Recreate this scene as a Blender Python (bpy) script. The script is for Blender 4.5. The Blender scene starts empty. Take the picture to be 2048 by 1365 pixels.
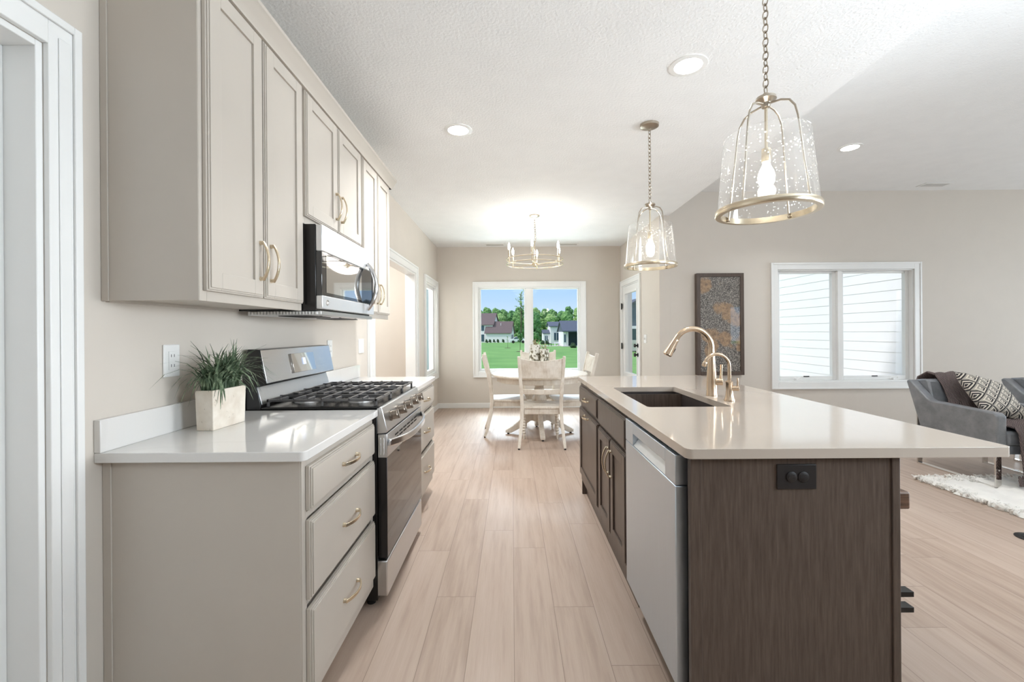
import bpy, bmesh, math, random
from mathutils import Vector, Matrix, noise
R = math.radians
PI = math.pi
scn = bpy.context.scene
C = scn.collection
random.seed(7)

# ------------------------------------------------------------------ camera
CAM_H = 1.267
cd = bpy.data.cameras.new('camera')
cd.sensor_width = 36.0
cd.lens = 872.0 / 2048.0 * 36.0
cd.shift_x = 0.0
cd.shift_y = -17.5 / 2048.0
cd.clip_start = 0.02
cd.clip_end = 1000
cam = bpy.data.objects.new('camera', cd)
C.objects.link(cam)
cam.location = (0, 0, CAM_H)
cam.rotation_euler = (Matrix.Rotation(R(90), 4, 'X') @ Matrix.Rotation(-0.007, 4, 'Z')).to_euler()
scn.camera = cam

# ------------------------------------------------------------------ world, sun, large lights, exposure
w = bpy.data.worlds.new('sky'); scn.world = w; w.use_nodes = True
nt = w.node_tree; nt.nodes.clear()
out = nt.nodes.new('ShaderNodeOutputWorld'); bg = nt.nodes.new('ShaderNodeBackground')
tc = nt.nodes.new('ShaderNodeTexCoord'); sx = nt.nodes.new('ShaderNodeSeparateXYZ'); rp = nt.nodes.new('ShaderNodeValToRGB')
nt.links.new(tc.outputs['Generated'], sx.inputs[0]); nt.links.new(sx.outputs['Z'], rp.inputs[0])
e = rp.color_ramp.elements
e[0].position = 0.0; e[0].color = (.66, .80, .95, 1)
e[1].position = 0.5; e[1].color = (.62, .74, .95, 1)
k = e.new(0.09); k.color = (.42, .64, .93, 1)
nt.links.new(rp.outputs[0], bg.inputs[0]); bg.inputs[1].default_value = 0.73
nt.links.new(bg.outputs[0], out.inputs[0])

def lamp(name, kind, loc, target=None, energy=10, color=(1, 1, 1), size=None, size_y=None, angle=None, parent=None, spread=None):
    d = bpy.data.lights.new(name, kind); d.energy = energy; d.color = color
    if kind == 'AREA':
        d.size = size
        if size_y: d.shape = 'RECTANGLE'; d.size_y = size_y
        else: d.shape = 'DISK'
        if spread: d.spread = spread
    if kind == 'POINT' and size: d.shadow_soft_size = size
    if kind == 'SUN' and angle: d.angle = angle
    o = bpy.data.objects.new(name, d); C.objects.link(o)
    o.location = loc
    if target is not None:
        o.rotation_euler = (Vector(target) - Vector(loc)).to_track_quat('-Z', 'Y').to_euler()
    if parent: 
        o.parent = parent; o.location = Vector(loc) - parent.location
    return o
WARM = (1, .88, .74); DAY = (.77, .895, 1.0); CAN = (.93, .97, 1.0)
lamp('sun', 'SUN', (-20, -15, 30), (-20 + .68, -15 + .17, 30 - .71), energy=1.55, color=(1, .96, .92), angle=R(6))
lamp('dining_daylight', 'AREA', (0.3, 9.6, 3.9), (0.3, 5.2, .3), energy=115, color=(.70, .87, 1), size=3.0, size_y=2.4, spread=R(70))
lamp('dining_ceiling_fill', 'AREA', (0.3, 8.5, .15), (0.3, 5.6, 2.7), energy=24, color=(.80, .93, 1), size=2.2, size_y=.9, spread=R(110))  # added lamp hidden below the sill, brightens the dining ceiling
lamp('living_side_fill', 'AREA', (8.8, 2.4, 1.2), (0, 2.0, 1.4), energy=88, color=DAY, size=3.0, size_y=1.9)  # added side fill out of view; the wall behind it has no window
lamp('ceiling_fill', 'AREA', (2.9, .1, 1.75), (1.2, 1.3, 3.8), energy=60, color=DAY, size=1.0)  # added fill out of view, aimed up to brighten the ceiling
lamp('ceiling_fill', 'AREA', (-.1, -1.9, 1.75), (-.1, -1.899, 4), energy=14, color=DAY, size=1.6)  # second added ceiling fill, behind the camera
lamp('left_wall_fill', 'AREA', (4.8, 2.1, 1.4), (-1.2, 2.6, 1.25), energy=15, color=(.92, .96, 1), size=1.1, spread=R(85))  # added fill, no lamp stands here; lifts the wall under the uppers
lamp('side_daylight', 'AREA', (-2.5, 6.9, 1.6), (1.8, 5.6, 1.3), energy=50, color=(.84, .93, 1), size=1.2, size_y=1.6)
lamp('hall_fill', 'AREA', (-2.2, 4.8, 2.6), (-2.2, 4.8, 0), energy=32, color=(.92, .97, 1), size=.8, size_y=.8)  # lamp added under the hall ceiling; the hall has no window
scn.view_settings.view_transform = 'Standard'
scn.view_settings.look = 'None'
scn.view_settings.exposure = 0.63
scn.view_settings.gamma = 1.0
scn.view_settings.use_curve_mapping = False

# ------------------------------------------------------------------ mesh builder
class MB:
    def __init__(s): s.v = []; s.f = []; s.uv = None
    def add(s, vs, fs):
        b = len(s.v); s.v += [Vector(p) for p in vs]; s.f += [[b + i for i in f] for f in fs]; return s
    def box(s, x0, x1, y0, y1, z0, z1):
        vs = [(x, y, z) for z in (z0, z1) for y in (y0, y1) for x in (x0, x1)]
        return s.add(vs, [(0, 2, 3, 1), (4, 5, 7, 6), (0, 1, 5, 4), (2, 6, 7, 3), (0, 4, 6, 2), (1, 3, 7, 5)])
    def prism(s, pts, axis, a0, a1):
        def P(p, a):
            return {'x': (a, p[0], p[1]), 'y': (p[0], a, p[1]), 'z': (p[0], p[1], a)}[axis]
        n = len(pts)
        vs = [P(p, a0) for p in pts] + [P(p, a1) for p in pts]
        fs = [list(range(n))[::-1], list(range(n, 2 * n))] + [(i, (i + 1) % n, n + (i + 1) % n, n + i) for i in range(n)]
        return s.add(vs, fs)
    def loft(s, rings, closed_path=False, caps=True):
        n = len(rings[0]); m = len(rings)
        vs = [p for r in rings for p in r]; fs = []
        for j in range(m if closed_path else m - 1):
            k = (j + 1) % m
            for i in range(n):
                fs.append((j * n + i, j * n + (i + 1) % n, k * n + (i + 1) % n, k * n + i))
        if caps and not closed_path:
            fs.append(list(range(n))[::-1]); fs.append([(m - 1) * n + i for i in range(n)])
        return s.add(vs, fs)
    def tube(s, path, r, n=8, closed=False, flat=None, up=None):
        path = [Vector(p) for p in path]; m = len(path)
        rs = r if isinstance(r, (list, tuple)) else [r] * m
        rings = []; prev = None
        for i, p in enumerate(path):
            if closed: t = path[(i + 1) % m] - path[i - 1]
            else: t = path[min(i + 1, m - 1)] - path[max(i - 1, 0)]
            t.normalize()
            if up is not None: a = Vector(up) - t * t.dot(Vector(up))
            elif prev is None:
                a = Vector((0, 0, 1)) if abs(t.z) < .9 else Vector((1, 0, 0)); a = a - t * t.dot(a)
            else: a = prev - t * t.dot(prev)
            a.normalize(); b = t.cross(a); prev = a
            ra, rb = (rs[i], rs[i]) if flat is None else (rs[i], rs[i] * flat)
            rings.append([p + a * (ra * math.cos(2 * PI * q / n)) + b * (rb * math.sin(2 * PI * q / n)) for q in range(n)])
        return s.loft(rings, closed)
    def bar(s, path, w, h, up=(0, 0, 1), ws=None):
        """rectangular section sweep: h along up, w sideways"""
        path = [Vector(p) for p in path]; m = len(path); rings = []
        for i, p in enumerate(path):
            t = (path[min(i + 1, m - 1)] - path[max(i - 1, 0)]).normalized()
            u = Vector(up); u = (u - t * t.dot(u)).normalized(); b = t.cross(u)
            k = ws[i] if ws else 1
            rings.append([p + b * (sx_ * w / 2 * k) + u * (sz * h / 2 * k) for sx_, sz in ((-1, -1), (1, -1), (1, 1), (-1, 1))])
        return s.loft(rings)
    def lathe(s, prof, c=(0, 0, 0), n=24, M=None, caps=True):
        c = Vector(c); rings = []
        for r, z in prof:
            ring = []
            for q in range(n):
                p = Vector((r * math.cos(2 * PI * q / n), r * math.sin(2 * PI * q / n), z))
                if M is not None: p = M @ p
                ring.append(c + p)
            rings.append(ring)
        return s.loft(rings, False, caps)
    def cyl(s, p0, p1, r0, r1=None, n=16):
        p0 = Vector(p0); p1 = Vector(p1); d = (p1 - p0)
        M = d.to_track_quat('Z', 'Y').to_matrix()
        return s.lathe([(r0, 0), (r1 if r1 is not None else r0, d.length)], p0, n, M)
    def torus(s, c, r, q, n=32, m=8, M=None, sx=1.0, sy=1.0):
        c = Vector(c); rings = []
        for i in range(n):
            a = 2 * PI * i / n; ring = []
            for j in range(m):
                b = 2 * PI * j / m
                p = Vector(((r + q * math.cos(b)) * math.cos(a) * sx, (r + q * math.cos(b)) * math.sin(a) * sy, q * math.sin(b)))
                if M is not None: p = M @ p
                ring.append(c + p)
            rings.append(ring)
        return s.loft(rings, True)
    def ball(s, c, r, n=12, sz=1.0):
        prof = [(max(r * math.sin(PI * i / n), 1e-5), -r * sz * math.cos(PI * i / n)) for i in range(n + 1)]
        return s.lathe(prof, c, max(8, n + 4))
    def build(s, name, mt, parent=None, bevel=0, smooth=True, local=False, seg=2, angle=.6):
        me = bpy.data.meshes.new(name)
        off = Vector((0, 0, 0))
        if parent is not None and not local:
            q = parent
            while q is not None: off += q.location; q = q.parent
        me.from_pydata([p - off for p in s.v], [], s.f)
        if s.uv:
            l = me.uv_layers.new(name='UVMap')
            for poly in me.polygons:
                for li in poly.loop_indices: l.data[li].uv = s.uv[me.loops[li].vertex_index]
        bm = bmesh.new(); bm.from_mesh(me); bmesh.ops.recalc_face_normals(bm, faces=bm.faces); bm.to_mesh(me); bm.free()
        if smooth:
            me.polygons.foreach_set('use_smooth', [True] * len(me.polygons))
            me.set_sharp_from_angle(angle=angle)
        me.materials.append(mt)
        o = bpy.data.objects.new(name, me); C.objects.link(o)
        if parent is not None: o.parent = parent
        if bevel:
            b = o.modifiers.new('bevel', 'BEVEL'); b.width = bevel; b.segments = seg; b.limit_method = 'ANGLE'; b.angle_limit = .7
        return o

def thing(name, label, cat, loc=(0, 0, 0), rotz=0, group=None):
    o = bpy.data.objects.new(name, None); C.objects.link(o); o.empty_display_size = .1
    o.location = loc; o.rotation_euler = (0, 0, rotz); o['label'] = label; o['category'] = cat
    if group: o['group'] = group
    return o
def tag(o, label, cat, group=None, kind=None):
    o['label'] = label; o['category'] = cat
    if group: o['group'] = group
    if kind: o['kind'] = kind
    return o
def struct(o, label=None, cat=None):
    o['kind'] = 'structure'
    if label: o['label'] = label
    if cat: o['category'] = cat
    return o
def copy_tree(o, parent=None):
    c = o.copy(); C.objects.link(c)
    if parent is not None: c.parent = parent
    for ch in list(o.children): copy_tree(ch, c)
    return c
def dup(o, loc, label, rotz=None, group=None):
    c = copy_tree(o); c.location = loc
    if rotz is not None: c.rotation_euler = (0, 0, rotz)
    c['label'] = label
    if group: c['group'] = group
    return c

# ------------------------------------------------------------------ materials
def S(r, g, b):
    def f(c):
        c /= 255.0
        return c / 12.92 if c <= .04045 else ((c + .055) / 1.055) ** 2.4
    return (f(r), f(g), f(b), 1)
class NT:
    def __init__(s, name):
        s.m = bpy.data.materials.new(name); s.m.use_nodes = True; s.t = s.m.node_tree
        s.p = s.t.nodes['Principled BSDF']; s.o = s.t.nodes['Material Output']
    def n(s, ty, **kw):
        nd = s.t.nodes.new(ty)
        for k_, v in kw.items():
            if k_.startswith('i_'):
                key = k_[2:].replace('_', ' '); nd.inputs[key].default_value = v
            else: setattr(nd, k_, v)
        return nd
    def l(s, a, b): s.t.links.new(a, b)
    def math(s, op, a, b=None, c=None):
        nd = s.t.nodes.new('ShaderNodeMath'); nd.operation = op
        for i, x in enumerate((a, b, c)):
            if x is None: continue
            if isinstance(x, (int, float)): nd.inputs[i].default_value = x
            else: s.l(x, nd.inputs[i])
        return nd.outputs[0]
    def pos(s, scale=(1, 1, 1), rot=(0, 0, 0), obj=True):
        t_ = s.n('ShaderNodeTexCoord'); m_ = s.n('ShaderNodeMapping')
        m_.inputs['Scale'].default_value = scale; m_.inputs['Rotation'].default_value = rot
        s.l(t_.outputs['Object'], m_.inputs[0]); return m_.outputs[0]
    def noise(s, vec, scale, detail=2, rough=.5):
        nd = s.n('ShaderNodeTexNoise'); nd.inputs['Scale'].default_value = scale; nd.inputs['Detail'].default_value = detail
        nd.inputs['Roughness'].default_value = rough
        if vec is not None: s.l(vec, nd.inputs['Vector'])
        return nd.outputs['Fac']
    def ramp(s, fac, stops):
        nd = s.n('ShaderNodeValToRGB'); cr = nd.color_ramp
        cr.elements[0].position, cr.elements[0].color = stops[0]
        cr.elements[1].position, cr.elements[1].color = stops[-1]
        for p_, c_ in stops[1:-1]: q = cr.elements.new(p_); q.color = c_
        s.l(fac, nd.inputs[0]); return nd.outputs[0]
    def mix(s, fac, a, b, mode='MIX'):
        nd = s.n('ShaderNodeMix', data_type='RGBA', blend_type=mode)
        for i, x in ((0, fac), (6, a), (7, b)):
            if isinstance(x, (int, float, tuple)): nd.inputs[i].default_value = x
            else: s.l(x, nd.inputs[i])
        return nd.outputs[2]
    def bump(s, h, strength=.2, dist=.01):
        nd = s.n('ShaderNodeBump'); nd.inputs['Strength'].default_value = strength; nd.inputs['Distance'].default_value = dist
        s.l(h, nd.inputs['Height']); s.l(nd.outputs[0], s.p.inputs['Normal']); return s
    def base(s, c, rough=.5, metal=0, **kw):
        if isinstance(c, tuple): s.p.inputs['Base Color'].default_value = c
        else: s.l(c, s.p.inputs['Base Color'])
        s.p.inputs['Roughness'].default_value = rough; s.p.inputs['Metallic'].default_value = metal
        for k_, v in kw.items(): s.p.inputs[k_.replace('_', ' ')].default_value = v
        return s
def simple(name, c, rough=.5, metal=0, bump=None, vary=.04, **kw):
    t = NT(name); v = t.pos()
    n_ = t.noise(v, 6, 3)
    a = tuple(x * (1 - vary) for x in c[:3]) + (1,); b = tuple(min(1, x * (1 + vary)) for x in c[:3]) + (1,)
    t.base(t.ramp(n_, [(.3, a), (.7, b)]), rough, metal, **kw)
    if bump: t.bump(t.noise(v, bump[0], 3), bump[1], bump[2])
    return t.m

M = {}
M['wall'] = simple('wall_paint', S(211, 202, 191), .6, bump=(180, .06, .002), vary=.01)
M['ceil'] = simple('ceiling_texture', S(240, 240, 239), .75, bump=(70, .55, .006), vary=.015)
M['trim'] = simple('trim_white', S(238, 237, 234), .28, vary=.01)
M['cab'] = simple('greige_cabinet_paint', S(196, 187, 176), .42, vary=.012, Specular_IOR_Level=.35)
M['brass'] = simple('champagne_brass', S(216, 202, 178), .26, 1, vary=.05)
M['bronze'] = simple('champagne_bronze', S(196, 174, 150), .27, 1, vary=.04)
M['nickel'] = simple('aged_brass', S(178, 168, 154), .3, 1, vary=.05)
M['black'] = simple('black_enamel', S(26, 24, 24), .22, vary=.1)
M['iron'] = simple('cast_iron', S(84, 82, 82), .24, bump=(300, .2, .001), vary=.1)
M['bglass'] = simple('dark_glass', S(38, 38, 40), .03, vary=.02, Specular_IOR_Level=1.0)
M['mirror'] = simple('mirror_glass', S(205, 203, 200), .03, .9, vary=.02)
M['dkmetal'] = simple('dark_metal', S(52, 50, 49), .4, .6, vary=.1)
M['chrome'] = simple('chrome', S(225, 222, 218), .06, 1, vary=.02)
M['plastic'] = simple('white_plastic', S(236, 235, 232), .3, vary=.01)
M['brownplastic'] = simple('brown_plastic', S(24, 18, 17), .5, vary=.05)
M['slot'] = simple('dark_slot', S(20, 19, 18), .6, vary=.05)
M['soil'] = simple('soil', S(60, 52, 42), .9, bump=(120, .5, .01), vary=.2)
M['rub'] = simple('rubber', S(30, 28, 27), .7, vary=.05)

def steel(name, c, rough, stretch):
    t = NT(name); v = t.pos(stretch); n_ = t.noise(v, 1, 4, .6)
    t.base(t.ramp(n_, [(.3, tuple(x * .93 for x in c[:3]) + (1,)), (.7, c)]), rough, 1)
    t.l(t.math('MULTIPLY_ADD', n_, .12, rough - .06), t.p.inputs['Roughness'])
    t.bump(n_, .04, .001); return t.m
M['steel'] = steel('brushed_stainless', S(222, 221, 220), .19, (3, 3, 500))
M['knobs'] = steel('knob_metal', S(150, 140, 130), .3, (3, 3, 300))
M['steelp'] = simple('pale_stainless', S(226, 226, 226), .26, .55, vary=.02)
M['dw'] = steel('dishwasher_steel', S(206, 217, 228), .36, (3, 500, 3))
M['steelh'] = steel('brushed_stainless_face', S(214, 214, 214), .34, (3, 500, 3))

def dark_wood():
    t = NT('espresso_wood'); v = t.pos((9, 9, .6)); n_ = t.noise(v, 14, 6, .65); f_ = t.noise(t.pos((120, 120, 6)), 2, 2)
    c = t.ramp(n_, [(.25, S(70, 57, 50)), (.5, S(92, 78, 69)), (.8, S(112, 96, 85))])
    c = t.mix(t.math('MULTIPLY', f_, .35), c, S(44, 35, 31))
    t.base(c, .36); t.bump(f_, .08, .001); return t.m
M['espresso'] = dark_wood()
def stool_wood():
    t = NT('stool_wood'); n_ = t.noise(t.pos((1.2, 9, 9)), 9, 5, .6)
    t.base(t.ramp(n_, [(.3, S(76, 54, 40)), (.7, S(124, 92, 70))]), .55); t.bump(n_, .2, .004); return t.m
M['stool'] = stool_wood()
def quartz(name, c0, vein):
    t = NT(name); v = t.pos((1, 1, 1), (0, 0, .6))
    d = t.noise(v, 1.4, 3); 
    wv = t.n('ShaderNodeTexWave', i_Scale=.9, i_Distortion=9.0, i_Detail=3.0, i_Detail_Scale=1.3); t.l(v, wv.inputs['Vector'])
    vv = t.ramp(wv.outputs['Fac'], [(0.0, (1, 1, 1, 1)), (.012, (0, 0, 0, 1)), (1, (0, 0, 0, 1))])
    sp = t.noise(v, 160, 2)
    base = t.mix(t.math('MULTIPLY', sp, .25), c0, tuple(x * .93 for x in c0[:3]) + (1,))
    t.base(t.mix(t.math('MULTIPLY', vv, t.math('MULTIPLY', d, .12)), base, vein), .1, Coat_Weight=.3, Coat_Roughness=.05)
    return t.m
M['quartz'] = quartz('white_quartz', S(226, 223, 219), S(170, 165, 160))
M['quartz2'] = quartz('warm_lit_quartz', S(192, 179, 166), S(172, 160, 150))  # same stone as the left counters, warmer light put into its colour

def floor_mat():
    t = NT('oak_planks'); g = t.n('ShaderNodeNewGeometry'); sp = t.n('ShaderNodeSeparateXYZ'); t.l(g.outputs['Position'], sp.inputs[0])
    W, L = .184, 1.22
    u = t.math('DIVIDE', sp.outputs['X'], W); row = t.math('FLOOR', u)
    wn = t.n('ShaderNodeTexWhiteNoise', noise_dimensions='1D'); t.l(t.math('ADD', row, 7.3), wn.inputs['W'])
    v = t.math('ADD', t.math('DIVIDE', sp.outputs['Y'], L), wn.outputs['Value']); pl = t.math('FLOOR', v)
    cb = t.n('ShaderNodeCombineXYZ'); t.l(row, cb.inputs[0]); t.l(pl, cb.inputs[1])
    w2 = t.n('ShaderNodeTexWhiteNoise', noise_dimensions='2D'); t.l(cb.outputs[0], w2.inputs['Vector'])
    fu = t.math('FRACT', u); fv = t.math('FRACT', v)
    eu = t.math('MULTIPLY', t.math('MINIMUM', fu, t.math('SUBTRACT', 1, fu)), W)
    ev = t.math('MULTIPLY', t.math('MINIMUM', fv, t.math('SUBTRACT', 1, fv)), L)
    edge = t.math('MINIMUM', eu, ev)
    gap = t.math('LESS_THAN', edge, .0011)
    # grain, offset per plank
    c3 = t.n('ShaderNodeCombineXYZ'); t.l(t.math('MULTIPLY', sp.outputs['X'], 22), c3.inputs[0]); t.l(t.math('MULTIPLY', sp.outputs['Y'], 1.5), c3.inputs[1])
    t.l(t.math('MULTIPLY', w2.outputs['Value'], 40), c3.inputs[2])
    n1 = t.noise(c3.outputs[0], 1.2, 6, .62)
    c4 = t.n('ShaderNodeCombineXYZ'); t.l(t.math('MULTIPLY', sp.outputs['X'], 210), c4.inputs[0]); t.l(t.math('MULTIPLY', sp.outputs['Y'], 7), c4.inputs[1])
    t.l(t.math('MULTIPLY', w2.outputs['Value'], 90), c4.inputs[2])
    n2 = t.noise(c4.outputs[0], 1, 3, .6)
    tone = t.math('ADD', t.math('MULTIPLY', n1, .75), t.math('MULTIPLY', t.math('SUBTRACT', w2.outputs['Value'], .5), .16))
    c = t.ramp(tone, [(.15, S(160, 137, 120)), (.4, S(188, 167, 151)), (.65, S(200, 181, 166))])
    c = t.mix(t.math('MULTIPLY', t.math('SUBTRACT', 1, n2), .45), c, S(158, 136, 120))
    c = t.mix(t.math('MULTIPLY', gap, .65), c, S(104, 84, 72))
    t.base(c, .4, Specular_IOR_Level=.4)
    t.l(t.math('MULTIPLY_ADD', n2, .16, .36), t.p.inputs['Roughness'])
    h = t.math('SUBTRACT', t.math('MULTIPLY', n2, .3), gap)
    t.bump(h, .12, .002); return t.m
M['floor'] = floor_mat()

def thin_glass(name, tint=(1, 1, 1, 1), f0=.04, seeds=False, fmax=.6):
    t = NT(name); t.t.nodes.remove(t.p)
    tr = t.n('ShaderNodeBsdfTransparent'); tr.inputs[0].default_value = tint
    gl = t.n('ShaderNodeBsdfGlossy'); gl.inputs['Roughness'].default_value = .02
    g = t.n('ShaderNodeNewGeometry'); dt = t.n('ShaderNodeVectorMath'); dt.operation = 'DOT_PRODUCT'
    t.l(g.outputs['Normal'], dt.inputs[0]); t.l(g.outputs['Incoming'], dt.inputs[1])
    c_ = t.math('SUBTRACT', 1, t.math('ABSOLUTE', dt.outputs['Value']))
    fr = t.math('MULTIPLY_ADD', t.math('POWER', c_, 5), fmax, f0)
    mx = t.n('ShaderNodeMixShader'); t.l(fr, mx.inputs[0]); t.l(tr.outputs[0], mx.inputs[1]); t.l(gl.outputs[0], mx.inputs[2])
    last = mx.outputs[0]
    if seeds:
        vo = t.n('ShaderNodeTexVoronoi', i_Scale=74.0); t.l(t.pos(), vo.inputs['Vector'])
        wn = t.n('ShaderNodeTexNoise', i_Scale=11.0); t.l(t.pos(), wn.inputs['Vector'])
        msk = t.math('LESS_THAN', vo.outputs['Distance'], t.math('MULTIPLY_ADD', wn.outputs['Fac'], .55, -.11))
        tl = t.n('ShaderNodeBsdfTranslucent'); tl.inputs[0].default_value = (1, 1, .98, 1)
        m3 = t.n('ShaderNodeMixShader'); t.l(t.math('MULTIPLY_ADD', msk, .62, .05), m3.inputs[0]); t.l(last, m3.inputs[1]); t.l(tl.outputs[0], m3.inputs[2]); last = m3.outputs[0]
    t.l(last, t.o.inputs['Surface']); return t.m
M['pane'] = thin_glass('window_glass', (1, 1, 1, 1), .012, fmax=.2)
M['seeded'] = thin_glass('seeded_glass', (.985, .985, .985, 1), .05, seeds=True, fmax=.8)
def emit(name, c, s):
    t = NT(name); t.base((.9, .9, .9, 1), .5); t.p.inputs['Emission Color'].default_value = c; t.p.inputs['Emission Strength'].default_value = s; return t.m
M['bulb'] = emit('lit_bulb', (1, .93, .82, 1), 28)
M['lens'] = emit('lit_lens', (1, .97, .92, 1), 14)
M['display'] = emit('oven_display', (.35, .5, .9, 1), .35)

def whitewash():
    t = NT('whitewashed_wood'); n_ = t.noise(t.pos(), 7, 5, .65); g = t.noise(t.pos((30, 30, 4)), 2, 3)
    f = t.math('MULTIPLY_ADD', g, .35, t.math('MULTIPLY', n_, .8))
    t.base(t.ramp(f, [(.3, S(178, 158, 138)), (.46, S(210, 198, 182)), (.66, S(230, 222, 210))]), .38); t.bump(g, .08, .002); return t.m
M['white_wood'] = whitewash()
def pot_mat():
    t = NT('travertine_pot'); v = t.pos((1, 1, 1)); n_ = t.noise(v, 16, 4); h = t.noise(t.pos((1, 1, .6)), 70, 3, .7)
    pits = t.ramp(h, [(.3, (1, 1, 1, 1)), (.36, (0, 0, 0, 1)), (1, (0, 0, 0, 1))])
    c = t.ramp(n_, [(.3, S(214, 200, 182)), (.7, S(236, 227, 214))])
    t.base(t.mix(t.math('MULTIPLY', pits, .7), c, S(120, 104, 88)), .8); t.bump(t.math('SUBTRACT', 1, pits), .5, .003); return t.m
M['pot'] = pot_mat()
def leaf_mat(name, a, b, c, sc=18, rough=.5):
    t = NT(name); n_ = t.noise(t.pos(), sc, 3, .6); t.base(t.ramp(n_, [(.3, a), (.5, b), (.7, c)]), rough); return t.m
M['grass_blade'] = leaf_mat('grass_blade', S(58, 76, 56), S(100, 120, 92), S(164, 178, 146), 26)
M['tree'] = leaf_mat('tree_foliage', S(78, 116, 68), S(116, 160, 94), S(158, 194, 124), 1.3, .9)
M['tree2'] = leaf_mat('tree_foliage_dark', S(66, 106, 68), S(100, 148, 90), S(138, 180, 112), 1.3, .9)
M['tree3'] = leaf_mat('tree_foliage_pale', S(102, 140, 80), S(148, 184, 112), S(184, 208, 142), 1.3, .9)
M['bush'] = leaf_mat('shrub_foliage', S(34, 52, 38), S(52, 76, 50), S(74, 100, 62), 6, .9)
M['bark'] = simple('bark', S(96, 82, 70), .9, vary=.2)
M['mulch'] = simple('mulch', S(84, 68, 56), .95, vary=.2)
def lawn():
    t = NT('lawn'); n_ = t.noise(t.pos(), .35, 4, .6); n2 = t.noise(t.pos(), 9, 3)
    c = t.ramp(n_, [(.3, S(108, 160, 80)), (.7, S(138, 186, 102))]); c = t.mix(t.math('MULTIPLY', n2, .3), c, S(82, 134, 70)); t.base(c, .9); return t.m
M['lawn'] = lawn()
M['siding'] = simple('white_siding', S(244, 244, 245), .5, vary=.01)
M['hwall'] = simple('white_house_wall', S(248, 241, 246), .7, vary=.02)
M['roofb'] = simple('brown_shingles', S(120, 104, 104), .9, vary=.12)
M['roofg'] = simple('slate_shingles', S(92, 100, 116), .9, vary=.12)
M['slate'] = simple('slate_blue_siding', S(92, 108, 126), .7, vary=.08)
M['teal'] = simple('dark_teal_wall', S(52, 82, 88), .7, vary=.1)
M['hglass'] = simple('house_window_glass', S(70, 92, 110), .1, vary=.15)
M['concrete'] = simple('concrete', S(206, 202, 196), .9, vary=.05)
M['carw'] = simple('white_car_paint', S(240, 242, 245), .25, vary=.01)
def leather():
    t = NT('grey_leather'); n_ = t.noise(t.pos(), 7, 5, .65)
    t.base(t.ramp(n_, [(.3, S(102, 104, 108)), (.6, S(130, 131, 134)), (.8, S(150, 149, 148))]), .3, Coat_Weight=.25, Coat_Roughness=.2); t.bump(t.noise(t.pos(), 220, 3), .15, .002); return t.m
M['leather'] = leather()
def knit():
    t = NT('mauve_brown_knit'); wv = t.n('ShaderNodeTexWave', i_Scale=38.0, i_Distortion=1.5, i_Detail=1.0); t.l(t.pos((1, 1, 1), (.3, .2, .7)), wv.inputs['Vector'])
    n_ = t.noise(t.pos(), 90, 2)
    f = t.math('MULTIPLY_ADD', n_, .4, t.math('MULTIPLY', wv.outputs['Fac'], .6))
    t.base(t.ramp(f, [(.25, S(78, 66, 64)), (.7, S(134, 118, 114))]), .95); t.bump(f, .8, .008); return t.m
M['knit'] = knit()
def pillow_mat():
    t = NT('diamond_fabric'); uv = t.n('ShaderNodeTexCoord'); mp = t.n('ShaderNodeMapping'); mp.inputs['Scale'].default_value = (5.4, 5.4, 1); mp.inputs['Rotation'].default_value = (0, 0, R(45))
    t.l(uv.outputs['UV'], mp.inputs[0]); sp = t.n('ShaderNodeSeparateXYZ'); t.l(mp.outputs[0], sp.inputs[0])
    fx = t.math('SUBTRACT', t.math('FRACT', sp.outputs[0]), .5); fy = t.math('SUBTRACT', t.math('FRACT', sp.outputs[1]), .5)
    d = t.math('MAXIMUM', t.math('ABSOLUTE', fx), t.math('ABSOLUTE', fy))
    r1 = t.math('GREATER_THAN', d, .385)
    r2 = t.math('LESS_THAN', t.math('ABSOLUTE', t.math('SUBTRACT', d, .225)), .062)
    half = t.math('GREATER_THAN', t.math('ADD', fx, fy), 0)
    r3 = t.math('MULTIPLY', t.math('LESS_THAN', d, .1), half)
    k_ = t.math('MAXIMUM', t.math('MULTIPLY', r1, t.math('ADD', .45, t.math('MULTIPLY', half, .55))), t.math('MAXIMUM', t.math('MULTIPLY', r2, t.math('MAXIMUM', half, .55)), r3))
    t.base(t.mix(k_, S(220, 211, 196), S(52, 48, 50)), .9); t.bump(t.noise(t.pos(), 260, 2), .2, .002); return t.m
M['pillow'] = pillow_mat()
M['rug'] = simple('white_shag', S(238, 233, 226), .95, vary=.05)
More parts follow.
